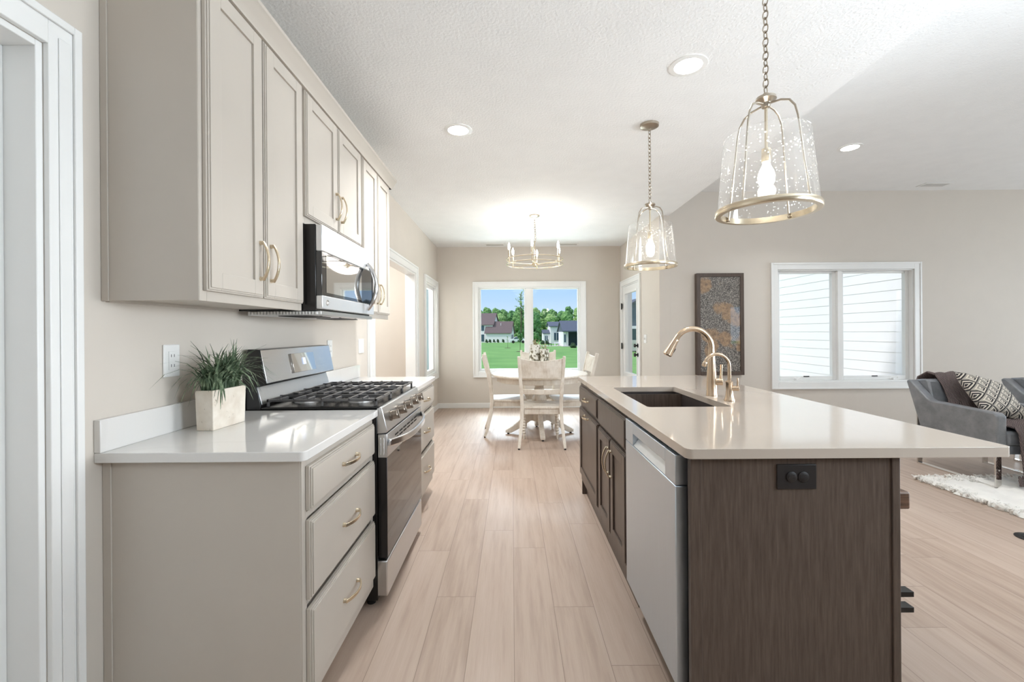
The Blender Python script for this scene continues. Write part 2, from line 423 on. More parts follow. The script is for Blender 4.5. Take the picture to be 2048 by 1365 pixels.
def art_mat():
    t = NT('mottled_art'); v = t.pos(); n_ = t.noise(v, 105, 2, .7); sp = t.ramp(n_, [(.38, S(46, 42, 40)), (.50, S(100, 94, 88)), (.62, S(170, 163, 155))])
    vo = t.n('ShaderNodeTexVoronoi', i_Scale=4.2); wv = t.n('ShaderNodeVectorMath'); wv.operation = 'ADD'
    nn = t.n('ShaderNodeTexNoise', i_Scale=9.0, i_Detail=3.0); t.l(v, nn.inputs['Vector'])
    sc = t.n('ShaderNodeVectorMath'); sc.operation = 'SCALE'; sc.inputs['Scale'].default_value = .12; t.l(nn.outputs['Color'], sc.inputs[0])
    t.l(v, wv.inputs[0]); t.l(sc.outputs[0], wv.inputs[1]); t.l(wv.outputs[0], vo.inputs['Vector'])
    big = t.noise(v, 3.2, 2)
    blob = t.ramp(t.math('ADD', vo.outputs['Distance'], t.math('MULTIPLY', t.math('SUBTRACT', .5, big), .5)), [(.34, (1, 1, 1, 1)), (.46, (0, 0, 0, 1)), (1, (0, 0, 0, 1))])
    cop = t.ramp(t.noise(v, 30, 4), [(.3, S(120, 92, 66)), (.7, S(186, 150, 112))])
    t.base(t.mix(t.math('MULTIPLY', blob, .85), sp, cop), .5, Coat_Weight=1.0, Coat_Roughness=.01, Coat_IOR=2.2); return t.m
M['art'] = art_mat()
def candle_mat():
    t = NT('botanical_print'); v = t.pos((1, 1, .8)); n_ = t.noise(v, 34, 4, .6); big = t.noise(v, 6, 2)
    wv = t.n('ShaderNodeSeparateXYZ'); t.l(t.pos(), wv.inputs[0])
    f = t.math('ADD', t.math('MULTIPLY', t.math('SUBTRACT', .2, wv.outputs['Z']), .55), t.math('ADD', n_, t.math('MULTIPLY', big, .2)))
    t.base(t.ramp(f, [(.53, S(240, 238, 230)), (.60, S(138, 130, 104)), (.74, S(70, 66, 52))]), .4); return t.m
M['candle'] = candle_mat()

# ------------------------------------------------------------------ room shell
XL, XR, YF, YG = -1.25, 1.83, 7.31, 5.41
ZC, ZG = 2.70, 2.994
XE = 1.95           # edge of the kitchen ceiling
XW, YB = 9.0, -4.0
def wall_mesh(axis, a0, a1, u0, u1, z0, z1, holes):
    """axis 'x': wall normal x, thickness a0..a1, runs along y; holes = (u0,u1,z0,z1)"""
    us = sorted({u0, u1, *[h[0] for h in holes], *[h[1] for h in holes]}); zs = sorted({z0, z1, *[h[2] for h in holes], *[h[3] for h in holes]})
    m = MB()
    for i in range(len(us) - 1):
        j = 0
        while j < len(zs) - 1:
            def hole(jj): 
                cu, cz = (us[i] + us[i + 1]) / 2, (zs[jj] + zs[jj + 1]) / 2
                return any(h[0] < cu < h[1] and h[2] < cz < h[3] for h in holes)
            if hole(j): j += 1; continue
            k_ = j
            while k_ + 1 < len(zs) - 1 and not hole(k_ + 1): k_ += 1
            if axis == 'x': m.box(a0, a1, us[i], us[i + 1], zs[j], zs[k_ + 1])
            else: m.box(us[i], us[i + 1], a0, a1, zs[j], zs[k_ + 1])
            j = k_ + 1
    return m
struct(MB().box(-3.0, XW + .15, YB - .15, YF + .14, -.12, 0).build('floor', M['floor'], smooth=False), 'light oak plank floor running towards the dining window', 'floor')
cm = MB().box(-3.0, XE, YB - .15, YF + .14, ZC, ZC + .45).box(XE, XW + .15, YB - .15, YG + .14, ZG, ZC + .45)
struct(cm.build('ceiling', M['ceil'], smooth=False), 'white textured ceiling, higher over the living area', 'ceiling')
OP0, OP1, OPZ = 3.93, 5.64, 2.04
struct(wall_mesh('x', XL - .12, XL, YB, YF + .14, 0, ZC, [(.25, 1.166, -1, 2.05), (OP0, OP1, -1, OPZ), (6.30, 7.19, .61, 2.02)]).build('wall_left', M['wall'], smooth=False), 'greige wall behind the range and upper cabinets', 'wall')
struct(wall_mesh('y', YF, YF + .14, XL, XR, 0, ZC, [(-.564, 1.15, .603, 2.024)]).build('wall_back', M['wall'], smooth=False), 'greige far wall around the dining window', 'wall')
struct(wall_mesh('x', XR, XR + .13, YG, YF + .14, 0, ZC, [(6.25, 7.20, -1, 2.01)]).build('wall_right', M['wall'], smooth=False), 'pale wall beside the glazed patio door', 'wall')
struct(wall_mesh('y', YG, YG + .14, XR + .13, XW, 0, ZG, [(3.292, 4.985, .622, 2.019)]).build('wall_living', M['wall'], smooth=False), 'greige living area wall with art and double window', 'wall')
struct(wall_mesh('x', XW, XW + .15, YB, YG, 0, ZG, []).build('wall_far_right', M['wall'], smooth=False), 'greige wall closing the living area', 'wall')
struct(wall_mesh('y', YB - .15, YB, -3, XW, 0, ZG, [(7.33, 8.7, .79, 2.11)]).build('wall_front', M['wall'], smooth=False), 'greige wall behind the camera with a front window', 'wall')
# the little hall through the cased opening
hall = MB().box(-2.9, -2.8, 3.3, 6.15, 0, ZC).box(-2.8, XL - .12, 6.05, 6.15, 0, ZC).box(-2.8, XL - .12, 3.3, 3.4, 0, ZC)
struct(hall.build('wall_hall', M['wall'], smooth=False), 'grey hall wall seen through the cased opening', 'wall')

def casing_profile_x(m, x, sgn, y0, y1, z0, z1, wdt=.085, t=.018, bottom=False):
    """picture-frame casing round an opening in an x-wall; sgn = direction the wall faces"""
    a, b = (x, x + sgn * t) if sgn > 0 else (x - t, x)
    a2, b2 = (x + t, x + t + .008) if sgn > 0 else (x - t - .008, x - t)
    for (p0, p1, q0, q1) in ((y0 - wdt, y0, z0 - (wdt if bottom else 0), z1 + wdt), (y1, y1 + wdt, z0 - (wdt if bottom else 0), z1 + wdt)):
        m.box(a, b, p0, p1, q0, q1)
    m.box(a, b, y0, y1, z1, z1 + wdt)
    if bottom: m.box(a, b, y0, y1, z0 - wdt, z0)
    e_ = .022
    m.box(a2, b2, y0 - wdt, y0 - wdt + e_, z0 - (wdt if bottom else 0), z1 + wdt); m.box(a2, b2, y1 + wdt - e_, y1 + wdt, z0 - (wdt if bottom else 0), z1 + wdt)
    m.box(a2, b2, y0 - wdt + e_, y1 + wdt - e_, z1 + wdt - e_, z1 + wdt)
    if bottom: m.box(a2, b2, y0 - wdt + e_, y1 + wdt - e_, z0 - wdt, z0 - wdt + e_)
def swapxy(m):
    m.v = [Vector((p.y, p.x, p.z)) for p in m.v]; return m

def double_window(name, label, wall_y, x0, x1, z0, z1, mull, mw, sw, wdt, cranks):
    """double window in a wall facing -y; hole x0..x1, z0..z1"""
    t = thing(name, label, 'window', ((x0 + x1) / 2, wall_y, z0)); struct(t)
    m = MB(); casing_profile_x(m, wall_y, -1, x0, x1, z0, z1, wdt, .02, True)
    swapxy(m).build('casing', M['trim'], t, .003)
    # jamb lining
    d0, d1 = wall_y, wall_y + .14
    MB().box(x0, x0 + .015, d0, d1, z0, z1).box(x1 - .015, x1, d0, d1, z0, z1).box(x0 + .015, x1 - .015, d0, d1, z1 - .015, z1).box(x0 + .015, x1 - .015, d0, d1, z0, z0 + .02).build('jamb', M['trim'], t, .002)
    MB().box(mull - mw / 2, mull + mw / 2, wall_y + .012, d1, z0 + .02, z1 - .015).build('mullion', M['trim'], t, .003)
    for (a, b, hx) in ((x0 + .015, mull - mw / 2, .35), (mull + mw / 2, x1 - .015, .78)):
        y0_, y1_ = wall_y + .05, wall_y + .10; zt, zb = z1 - .015, z0 + .02
        sm = MB().box(a, a + sw, y0_, y1_, zb, zt).box(b - sw, b, y0_, y1_, zb, zt).box(a + sw, b - sw, y0_, y1_, zt - sw * .6, zt).box(a + sw, b - sw, y0_, y1_, zb, zb + sw * 1.1)
        s_ = sm.build('sash', M['trim'], t, .003)
        MB().box(a + sw * .9, b - sw * .9, wall_y + .072, wall_y + .078, zb + sw, zt - sw * .5).build('pane', M['pane'], s_, smooth=False)
        if cranks:
            cx = a + (b - a) * hx
            MB().box(cx - .035, cx + .035, wall_y + .02, wall_y + .05, zb, zb + .022).cyl((cx, wall_y + .03, zb + .02), (cx + .03, wall_y + .025, zb + .035), .006).build('crank_handle', M['plastic'], s_, .003)
            lx = a + (b - a) * .48
            MB().box(lx - .02, lx + .05, wall_y + .044, wall_y + .05, zb + sw * .9, zb + sw * .9 + .012).build('latch', M['dkmetal'], s_)
    return t
double_window('window_1', 'white double window looking onto the lawn behind the dining table', YF, -.564, 1.15, .603, 2.024, .285, .10, .026, .09, False)
double_window('window_2', 'white double window with crank handles showing white siding', YG, 3.292, 4.985, .622, 2.019, 4.08, .05, .045, .085, True)
# left dining window
t = thing('window_3', 'narrow white window beside the dining corner', 'window', (XL, 6.745, .61)); struct(t)
m = MB(); casing_profile_x(m, XL, 1, 6.30, 7.19, .61, 2.02, .09, .02, True); m.build('casing', M['trim'], t, .003)
MB().box(XL - .12, XL, 6.30, 6.315, .61, 2.02).box(XL - .12, XL, 7.175, 7.19, .61, 2.02).box(XL - .12, XL, 6.315, 7.175, 2.0, 2.02).box(XL - .12, XL, 6.315, 7.175, .61, .63).build('jamb', M['trim'], t)
s_ = MB().box(XL - .09, XL - .04, 6.315, 6.36, .63, 2.0).box(XL - .09, XL - .04, 7.13, 7.175, .63, 2.0).box(XL - .09, XL - .04, 6.36, 7.13, 1.955, 2.0).box(XL - .09, XL - .04, 6.36, 7.13, .63, .68).build('sash', M['trim'], t, .003)
MB().box(XL - .068, XL - .062, 6.35, 7.14, .67, 1.96).build('pane', M['pane'], s_, smooth=False)
# front window behind the camera
t = thing('window_4', 'wide front window behind the camera', 'window', (8.0, YB, .79)); struct(t)
MB().box(7.33, 7.37, YB - .12, YB + .02, .79, 2.11).box(8.66, 8.7, YB - .12, YB + .02, .79, 2.11).box(7.37, 8.66, YB - .12, YB + .02, 2.07, 2.11).box(7.37, 8.66, YB - .12, YB + .02, .79, .83).box(8.0, 8.04, YB - .1, YB, .83, 2.07).build('frame', M['trim'], t)
# cased opening and doorway on the left wall
m = MB()
m.box(XL, XL + .02, OP1, OP1 + .09, 0, OPZ + .09).box(XL, XL + .02, OP0 - .17, OP1, OPZ, OPZ + .09).box(XL, XL + .02, OP0 - .17, OP0, 0, OPZ)
m.box(XL + .02, XL + .03, OP1 + .068, OP1 + .09, 0, OPZ + .09).box(XL + .02, XL + .03, OP0 - .17, OP1 + .068, OPZ + .068, OPZ + .09).box(XL + .02, XL + .028, OP0 - .17, OP0 - .12, 0, OPZ + .068).box(XL + .02, XL + .026, OP0 - .07, OP0 - .05, 0, OPZ)
m.box(XL - .125, XL + .004, OP1 - .018, OP1, 0, OPZ).box(XL - .125, XL + .004, OP0, OP0 + .018, 0, OPZ).box(XL - .125, XL + .004, OP0 + .018, OP1 - .018, OPZ - .018, OPZ)
struct(m.build('trim_1', M['trim'], None, .003), 'white casing around the opening past the cabinets', 'trim')
t = thing('door_1', 'white cased doorway at the near left edge', 'door', (XL, .7, 0)); struct(t)
m = MB(); casing_profile_x(m, XL, 1, .25, 1.166, 0, 2.05, .085, .016)
m.box(XL + .016, XL + .02, 1.19, 1.222, 0, 2.08).build('casing', M['trim'], t, .003)
MB().box(XL - .12, XL, 1.148, 1.166, 0, 2.05).box(XL - .12, XL, .25, .268, 0, 2.05).box(XL - .12, XL, .268, 1.148, 2.032, 2.05).build('jamb', M['trim'], t, .002)
MB().box(XL - .118, XL - .085, .268, 1.148, .008, 2.032).build('leaf', M['trim'], t, .002)
# glazed patio door in the right dining wall
t = thing('door_2', 'white half glazed patio door with dark hinges and knobs', 'door', (XR, 6.725, 0)); struct(t)
m = MB(); casing_profile_x(m, XR, -1, 6.25, 7.20, 0, 2.01, .085, .018); m.build('casing', M['trim'], t, .003)
MB().box(XR, XR + .15, 6.25, 6.268, 0, 2.01).box(XR, XR + .15, 7.182, 7.20, 0, 2.01).box(XR, XR + .15, 6.268, 7.182, 1.992, 2.01).box(XR + .045, XR + .15, 6.268, 7.182, 0, .015).build('jamb', M['trim'], t)
GY0, GY1, GZ0, GZ1 = 6.41, 7.05, .62, 1.87
lf = MB().box(XR + .004, XR + .046, 6.27, GY0, .016, 1.99).box(XR + .004, XR + .046, GY1, 7.18, .016, 1.99).box(XR + .004, XR + .046, GY0, GY1, GZ1, 1.99).box(XR + .004, XR + .046, GY0, GY1, .016, GZ0)
lf.box(XR - .004, XR + .004, GY0 - .03, GY0, GZ0 - .03, GZ1 + .03).box(XR - .004, XR + .004, GY1, GY1 + .03, GZ0 - .03, GZ1 + .03).box(XR - .004, XR + .004, GY0, GY1, GZ1, GZ1 + .03).box(XR - .004, XR + .004, GY0, GY1, GZ0 - .03, GZ0)
leaf = lf.build('leaf', M['trim'], t, .002)
MB().box(XR + .022, XR + .028, GY0 - .003, GY1 + .003, GZ0 - .003, GZ1 + .003).build('pane', M['pane'], leaf, smooth=False)
for z in (1.68, 1.03, .25):
    MB().cyl((XR - .022, 7.19, z - .05), (XR - .022, 7.19, z + .05), .009).box(XR - .02, XR - .0185, 7.16, 7.2, z - .05, z + .05).build('hinge', M['dkmetal'], t)
for z, r in ((1.06, .028), (.925, .03)):
    k_ = MB().lathe([(.03, 0), (.03, .006), (.012, .01), (.012, .03), (r * .9, .034), (r, .045), (r * .8, .056), (.002, .06)], (XR - .0035, 6.335, z), 20, Matrix.Rotation(-PI / 2, 3, 'Y'))
    k_.build('knob', M['dkmetal'], leaf)
# baseboards
bb = lambda m_, *a: m_.box(*a)
m = MB().box(XL, XR, YF - .014, YF, 0, .085); struct(m.build('baseboard_back', M['trim'], None, .004), 'white baseboard along the far dining wall', 'baseboard')
m = MB().box(XL, XL + .014, 5.74, YF - .014, 0, .085); struct(m.build('baseboard_left', M['trim'], None, .004), 'white baseboard under the narrow left window', 'baseboard')
m = MB().box(XR - .014, XR, YG, 6.16, 0, .085); struct(m.build('baseboard_right', M['trim'], None, .004), 'white baseboard beside the patio door', 'baseboard')
m = MB().box(XR + .13, XW, YG - .014, YG, 0, .085); struct(m.build('baseboard_living', M['trim'], None, .004), 'white baseboard under the living area window', 'baseboard')
m = MB().box(XR, XR + .13, YG - .012, YG, 0, ZC); struct(m.build('trim_2', M['wall'], None, .002), 'painted corner where the dining wall ends', 'trim')

# ------------------------------------------------------------------ cabinet helpers
def arch_handle(parent, c, axis, out, ln=.145, rise=.032, mt='brass'):
    """arched pull: c centre on the face, axis = along, out = outward"""
    c = Vector(c); a = Vector(axis).normalized(); o_ = Vector(out).normalized()
    m = MB(); n = 14; pts = []
    for i in range(n + 1):
        s_ = -1 + 2 * i / n
        pts.append(c + a * (s_ * ln / 2) + o_ * (.010 + (rise - .010) * (1 - abs(s_) ** 2.2)))
    m.bar(pts, .010, .0055, o_, [1.25 - .25 * (1 - abs(-1 + 2 * i / n)) for i in range(n + 1)])
    for s_ in (-1, 1):
        p = c + a * (s_ * (ln / 2 - .006))
        m.tube([p, p + o_ * .007, p + o_ * .014], [.009, .0075, .006], 8)
    return m.build('handle', M[mt], parent, .001)

def shaker(u0, u1, z0, z1, x, sgn, flat=False, rail=.062, th=.02):
    """door/drawer front lying in the yz plane; x = back plane, faces sgn"""
    m = MB(); X = lambda d: x + sgn * d
    def bx(d0, d1, a, b, c_, d_):
        m.box(min(X(d0), X(d1)), max(X(d0), X(d1)), a, b, c_, d_)
    st = [(0, 0.0), (.012, .004), (.016, .008), (th, .0125)]
    # stepped outer edge
    bx(0, .012, u0, u1, z0, z1)
    bx(.012, .0165, u0 + .005, u1 - .005, z0 + .005, z1 - .005) if flat else None
    if flat:
        bx(.0165, th, u0 + .011, u1 - .011, z0 + .011, z1 - .011)
    else:
        for (d0, d1, e_) in ((.012, .0165, .005), (.0165, th, .011)):
            a, b, c_, d_ = u0 + e_, u1 - e_, z0 + e_, z1 - e_; r = rail
            bx(d0, d1, a, u0 + r, c_, d_); bx(d0, d1, u1 - r, b, c_, d_)
            bx(d0, d1, u0 + r, u1 - r, c_, z0 + r); bx(d0, d1, u0 + r, u1 - r, z1 - r, d_)
    return m

# ------------------------------------------------------------------ upper cabinets
UZ0, UZ1 = 1.371, 2.44
def upper(y0, y1, z0, name_label, end_panel=False, dz=None):
    t = thing('upper_cabinet', name_label, 'cabinet', (XL, (y0 + y1) / 2, z0), group='upper cabinets along the left wall')
    m = MB().box(XL, -.972, y0, y1, z0 + .008, UZ1)
    m.build('body', M['cab'], t, .0015)
    ff = MB(); s_ = .032
    ff.box(-.972, -.954, y0, y0 + s_, z0, UZ1).box(-.972, -.954, y1 - s_, y1, z0, UZ1).box(-.972, -.954, y0 + s_, y1 - s_, z0, z0 + .04).box(-.972, -.954, y0 + s_, y1 - s_, UZ1 - .07, UZ1)
    ff.build('face_frame', M['cab'], t, .0012)
    if end_panel:
        MB().box(XL + .001, XL + .022, y0 - .006, y0, z0, UZ1).box(XL + .022, -.955, y0 - .002, y0, z0 + .001, UZ1).build('end_panel', M['cab'], t, .001)
        MB().box(XL, XL + .012, y0 + .01, y1, z0 - .002, z0 + .008).build('light_rail', M['cab'], t)
    mid = (y0 + y1) / 2; g = .005
    for k_, (a, b) in enumerate(((y0 + .014, mid - g), (mid + g, y1 - .014))):
        d = shaker(a, b, z0 + .032, 2.385, -.953, 1).build('door', M['cab'], t, .0012)
        hy = b - .03 if k_ == 0 else a + .03
        arch_handle(d, (-.933, hy, z0 + .168), (0, 0, 1), (1, 0, 0))
    return t
upper(1.332, 1.978, UZ0, 'tall greige upper cabinet nearest the camera, over the plant', True)
upper(1.980, 2.738, 1.775, 'short greige upper cabinet above the microwave')
upper(2.740, 3.362, UZ0, 'tall greige upper cabinet on the far side of the microwave')
m = MB()
prof = [(-.952, 2.386), (-.930, 2.386), (-.928, 2.396), (-.915, 2.41), (-.900, 2.432), (-.888, 2.442), (-.888, 2.456), (-.952, 2.456)]
m.prism(prof, 'y', 1.29, 3.40)
m.prism([(p[1], p[0]) for p in []] or [(XL, 2.386), (-.93, 2.386), (-.93, 2.456), (XL, 2.456)], 'y', 3.364, 3.40)
tag(m.build('crown_molding', M['cab'], None, .001), 'greige crown molding along the top of the upper cabinets', 'molding')

# ------------------------------------------------------------------ microwave
MY0, MY1, MX = 1.986, 2.732, -.863
t = thing('microwave', 'stainless over the range microwave under the short upper cabinet', 'microwave', (XL, 2.36, 1.36))
MB().box(XL, MX - .03, MY0, MY1, 1.372, 1.768).build('body', M['black'], t, .002)
d = MB().box(MX - .03, MX, MY0 + .002, MY1 - .002, 1.645, 1.766).build('top_panel', M['steelp'], t, .004)
fr = MB().box(MX - .03, MX, MY0 + .002, MY1 - .002, 1.380, 1.442).build('bottom_panel', M['steelp'], t, .004)
dr = MB().box(MX - .03, MX - .003, MY0 + .004, MY1 - .004, 1.442, 1.645).build('door', M['bglass'], t, .002)
MB().box(MX - .003, MX - .0015, MY0 + .05, MY1 - .22, 1.458, 1.632).build('door_glass', M['mirror'], dr)
MB().box(MX - .003, MX - .001, MY1 - .028, MY1 - .022, 1.448, 1.64).build('door_gap', M['slot'], dr)
pts = [(MX + .004 + .052 * math.sin(PI * i / 16) ** .8, MY1 - .135, 1.408 + .272 * i / 16) for i in range(17)]
MB().tube(pts, [.011 + .003 * math.sin(PI * i / 16) for i in range(17)], 10).build('handle', M['steel'], dr)
bl = MB().torus((MX + .001, MY0 + .055, 1.411), .0125, .0012, 24, 6, Matrix.Rotation(PI / 2, 3, 'Y'))
for s_ in (-1, 1):
    pts = [(MX + .0015, MY0 + .055 + s_ * .004 + .0042 * math.cos(a_ * .9), 1.411 + .006 * math.sin(a_)) for a_ in [i * .5 for i in range(13)]]
    bl.tube(pts, .0009, 5)
bl.build('emblem', M['chrome'], fr)
u = MB().box(XL + .04, MX - .01, MY0 + .01, MY1 - .01, 1.352, 1.372).build('underside', M['steelh'], t, .003)
for a_ in (MY0 + .05, MY1 - .3): MB().box(XL + .16, XL + .30, a_, a_ + .25, 1.349, 1.352).build('filter', M['slot'], u)
gm = MB()
for i in range(22): gm.box(XL + .05 + i * .0145, XL + .057 + i * .0145, MY0 - .0005, MY0 + .012, 1.356, 1.368)
gm.build('vent_grille', M['plastic'], u)
for y in (MY0 + .1, MY0 + .33, MY0 + .56): MB().cyl((MX - .05, y, 1.3505), (MX - .05, y, 1.3525), .006).build('screw', M['slot'], u)

# ------------------------------------------------------------------ base cabinets on the left
FX = -.646
def base_cab(y0, y1, label, end=False):
    t = thing('drawer_cabinet', label, 'cabinet', (XL, (y0 + y1) / 2, 0), group='drawer base cabinets on the left wall')
    MB().box(XL, FX - .018, y0, y1, .10, .884).box(XL, FX - .075, y0, y1, 0, .10).build('body', M['cab'], t, .0015)
    ff = MB(); s_ = .03
    ff.box(FX - .018, FX, y0, y0 + s_, .10, .884).box(FX - .018, FX, y1 - s_, y1, .10, .884)
    for a, b in ((.84, .884), (.69, .71), (.42, .435), (.10, .17)): ff.box(FX - .018, FX, y0 + s_, y1 - s_, a, b)
    ff.build('face_frame', M['cab'], t, .001)
    if end:
        MB().box(XL + .001, XL + .026, y0 - .006, y0, 0, .884).box(XL + .026, FX - .004, y0 - .002, y0, 0, .884).build('end_panel', M['cab'], t, .001)
    for z0, z1 in ((.717, .855), (.440, .686), (.157, .411)):
        d = shaker(y0 + .022, y1 - .022, z0, z1, FX + .001, 1, flat=True).build('drawer', M['cab'], t, .001)
        arch_handle(d, (FX + .021, (y0 + y1) / 2, (z0 + z1) / 2), (0, 1, 0), (1, 0, 0))
    return t
base_cab(1.332, 2.006, 'greige three drawer cabinet at the near end, left of the range', True)
base_cab(2.786, 3.500, 'greige three drawer cabinet just past the range')
def slab(x0, x1, y0, y1, z0, z1, rad, corners):
    pts = []
    def arc(cx, cy, a0):
        for i in range(7):
            a_ = a0 + PI / 2 * i / 6; pts.append((cx + rad * math.cos(a_), cy + rad * math.sin(a_)))
    for (nm, px, py, cx, cy, a0) in (('br', x1, y0, x1 - rad, y0 + rad, -PI / 2), ('tr', x1, y1, x1 - rad, y1 - rad, 0), ('tl', x0, y1, x0 + rad, y1 - rad, PI / 2), ('bl', x0, y0, x0 + rad, y0 + rad, PI)):
        if nm in corners: arc(cx, cy, a0)
        else: pts.append((px, py))
    return MB().prism(pts, 'z', z0, z1)
def counter(y0, y1, label, corners):
    t = thing('countertop', label, 'countertop', (XL, (y0 + y1) / 2, .884))
    slab(XL, -.620, y0, y1, .884, .914, .022, corners).build('slab', M['quartz'], t, .0025)
    MB().box(XL, XL + .02, y0, y1, .9142, 1.013).build('backsplash', M['quartz'], t, .002)
counter(1.300, 2.008, 'white quartz countertop with low backsplash, near side of the range', ('br',))
counter(2.784, 3.525, 'white quartz countertop with low backsplash, far side of the range', ('tr',))

# ------------------------------------------------------------------ range
RY0, RY1 = 2.014, 2.778
t = thing('gas_range', 'stainless gas range with five knobs and black cooktop', 'range', (-.9, (RY0 + RY1) / 2, 0))
MB().box(XL + .01, -.628, RY0, RY1, .03, .915).build('body', M['black'], t, .002)
for x in (-1.2, -.67):
    for y in (RY0 + .04, RY1 - .04): MB().cyl((x, y, 0), (x, y, .032), .02).build('foot', M['rub'], t)
MB().box(-1.165, -.615, RY0 + .002, RY1 - .002, .9152, .927).build('cooktop', M['black'], t, .004)
bgp = [(-1.245, .916), (-1.166, .916), (-1.164, .935), (-1.176, .99), (-1.187, 1.025), (-1.138, 1.033), (-1.170, 1.194), (-1.222, 1.196), (-1.245, 1.12)]
bk = MB().prism(bgp, 'y', RY0, RY1).build('backguard', M['black'], t, .002)
def panel_on(p0, p1, y0, y1, th, name, mt, par, bev=.003):
    p0 = Vector((p0[0], 0, p0[1])); p1 = Vector((p1[0], 0, p1[1])); d_ = (p1 - p0).normalized(); nrm = Vector((d_.z, 0, -d_.x))
    if nrm.x < 0: nrm = -nrm
    m_ = MB(); q = [p0, p1, p1 + nrm * th, p0 + nrm * th]
    m_.prism([(a_.x, a_.z) for a_ in q], 'y', y0, y1); return m_.build(name, mt, par, bev)
cp = panel_on((-1.1385, 1.036), (-1.1695, 1.192), RY0 + .004, RY1 - .004, .004, 'control_panel', M['steel'], bk)
panel_on((-1.1395, 1.062), (-1.1595, 1.162), RY0 + .255, RY0 + .505, .0085, 'display', M['mirror'], cp, .001)
panel_on((-1.143, 1.100), (-1.1505, 1.136), RY0 + .36, RY0 + .39, .0095, 'clock', M['display'], cp, 0)
panel_on((-1.163, .938), (-1.1855, 1.020), RY0 + .006, RY1 - .006, .003, 'lower_strip', M['steelh'], bk)
# burners and grates
bx_, by_ = (-1.03, -.76), (RY0 + .17, RY1 - .17)
spots = [(x, y, .045) for x in bx_ for y in by_] + [(-.895, (RY0 + RY1) / 2, .055)]
for x, y, r in spots:
    b_ = MB().lathe([(r + .012, .927), (r + .01, .933), (r, .935), (r * .95, .941)], (x, y, 0), 24).build('burner', M['steelh'], t)
    MB().lathe([(r * .85, .9412), (r * .85, .947), (r * .7, .950), (.002, .950)], (x, y, 0), 24).build('burner_cap', M['iron'], b_)
gw = (RY1 - RY0 - .03) / 3
for gi in range(3):
    g0 = RY0 + .015 + gi * gw; g1 = g0 + gw - .004; zt = .966; h = .011
    m = MB(); x0, x1 = -1.145, -.632
    for y in (g0, g1 - h): m.box(x0, x1, y, y + h, zt - .016, zt - .004)
    for x in (x0, x1 - h): m.box(x, x + h, g0, g1, zt - .016, zt - .004)
    for x in (x0, (x0 + x1) / 2 - h / 2, x1 - h):
        for y in (g0, g1 - h): m.box(x, x + h, y, y + h, .9272, zt - .016)
    for k_ in range(1, 4):
        x = x0 + (x1 - x0) * k_ / 4 - h / 2
        m.box(x, x + h * .8, g0, g1, zt - .014, zt)
    cy = (g0 + g1) / 2
    m.box(x0, x1, cy - h * .4, cy + h * .4, zt - .014, zt)
    for k_ in (.125, .375, .625, .875):
        x = x0 + (x1 - x0) * k_
        m.box(x - .004, x + .004, g0, g0 + gw * .3, zt - .012, zt + .001); m.box(x - .004, x + .004, g1 - gw * .3, g1, zt - .012, zt + .001)
    m.build('grate', M['iron'], t, .002)
# knob panel (slanted)
kp = MB().prism([(-.628, .80), (-.584, .805), (-.581, .818), (-.605, .922), (-.628, .926)], 'y', RY0 + .002, RY1 - .002).build('knob_panel', M['steelh'], t, .003)
nrm = Vector((.104, 0, .024)).normalized(); Mx = nrm.to_track_quat('Z', 'Y').to_matrix()
for i in range(5):
    y = RY0 + .098 + i * (RY1 - RY0 - .196) / 4; c_ = Vector((-.5925, y, .868))
    k_ = MB().lathe([(.026, 0), (.026, .006), (.021, .008), (.0205, .014), (.023, .016), (.0215, .038), (.018, .041), (.002, .041)], c_, 22, Mx)
    kb = k_.build('knob', M['knobs'], t)
    gp = MB(); up_ = Vector((-nrm.z, 0, nrm.x)); q = c_ + nrm * .034
    gp.bar([q - up_ * .022, q + up_ * .022], .013, .022, nrm); gp.build('knob_grip', M['knobs'], kb, .002)
# oven door
dr = MB().box(-.626, -.584, RY0 + .004, RY1 - .004, .225, .798).build('oven_door', M['black'], t, .003)
MB().box(-.625, -.5815, RY0 + .003, RY1 - .003, .690, .799).build('door_top_panel', M['steelh'], dr, .003)
MB().box(-.584, -.5825, RY0 + .005, RY1 - .005, .228, .690).build('door_glass', M['bglass'], dr, .001)
sl = MB()
for r_ in range(2):
    for i in range(6): sl.box(-.6, -.5805, RY0 + .14 + i * .083, RY0 + .205 + i * .083, .742 + r_ * .018, .750 + r_ * .018)
sl.build('door_vent', M['slot'], dr)
hs = []; n = 20
for i in range(n + 1):
    s_ = -1 + 2 * i / n
    hs.append((-.576 + .052 * (1 - abs(s_) ** 3), (RY0 + RY1) / 2 + s_ * (RY1 - RY0 - .03) / 2, .757 - .012 * (1 - s_ * s_)))
MB().bar(hs, .016, .034, (0, 0, 1)).build('handle', M['steel'], dr, .005)
MB().box(-.622, -.588, RY0 - .0015, RY0 + .004, .692, .796).build('door_bracket', M['steelh'], dr, .001)
for x in (-.615, -.600): MB().box(x, x + .006, RY0 - .0035, RY0 - .001, .704, .784).build('bracket_slot', M['steel'], dr, .002)
MB().box(-.640, -.583, RY0 + .002, RY1 - .002, .048, .212).build('storage_drawer', M['steelh'], t, .006)

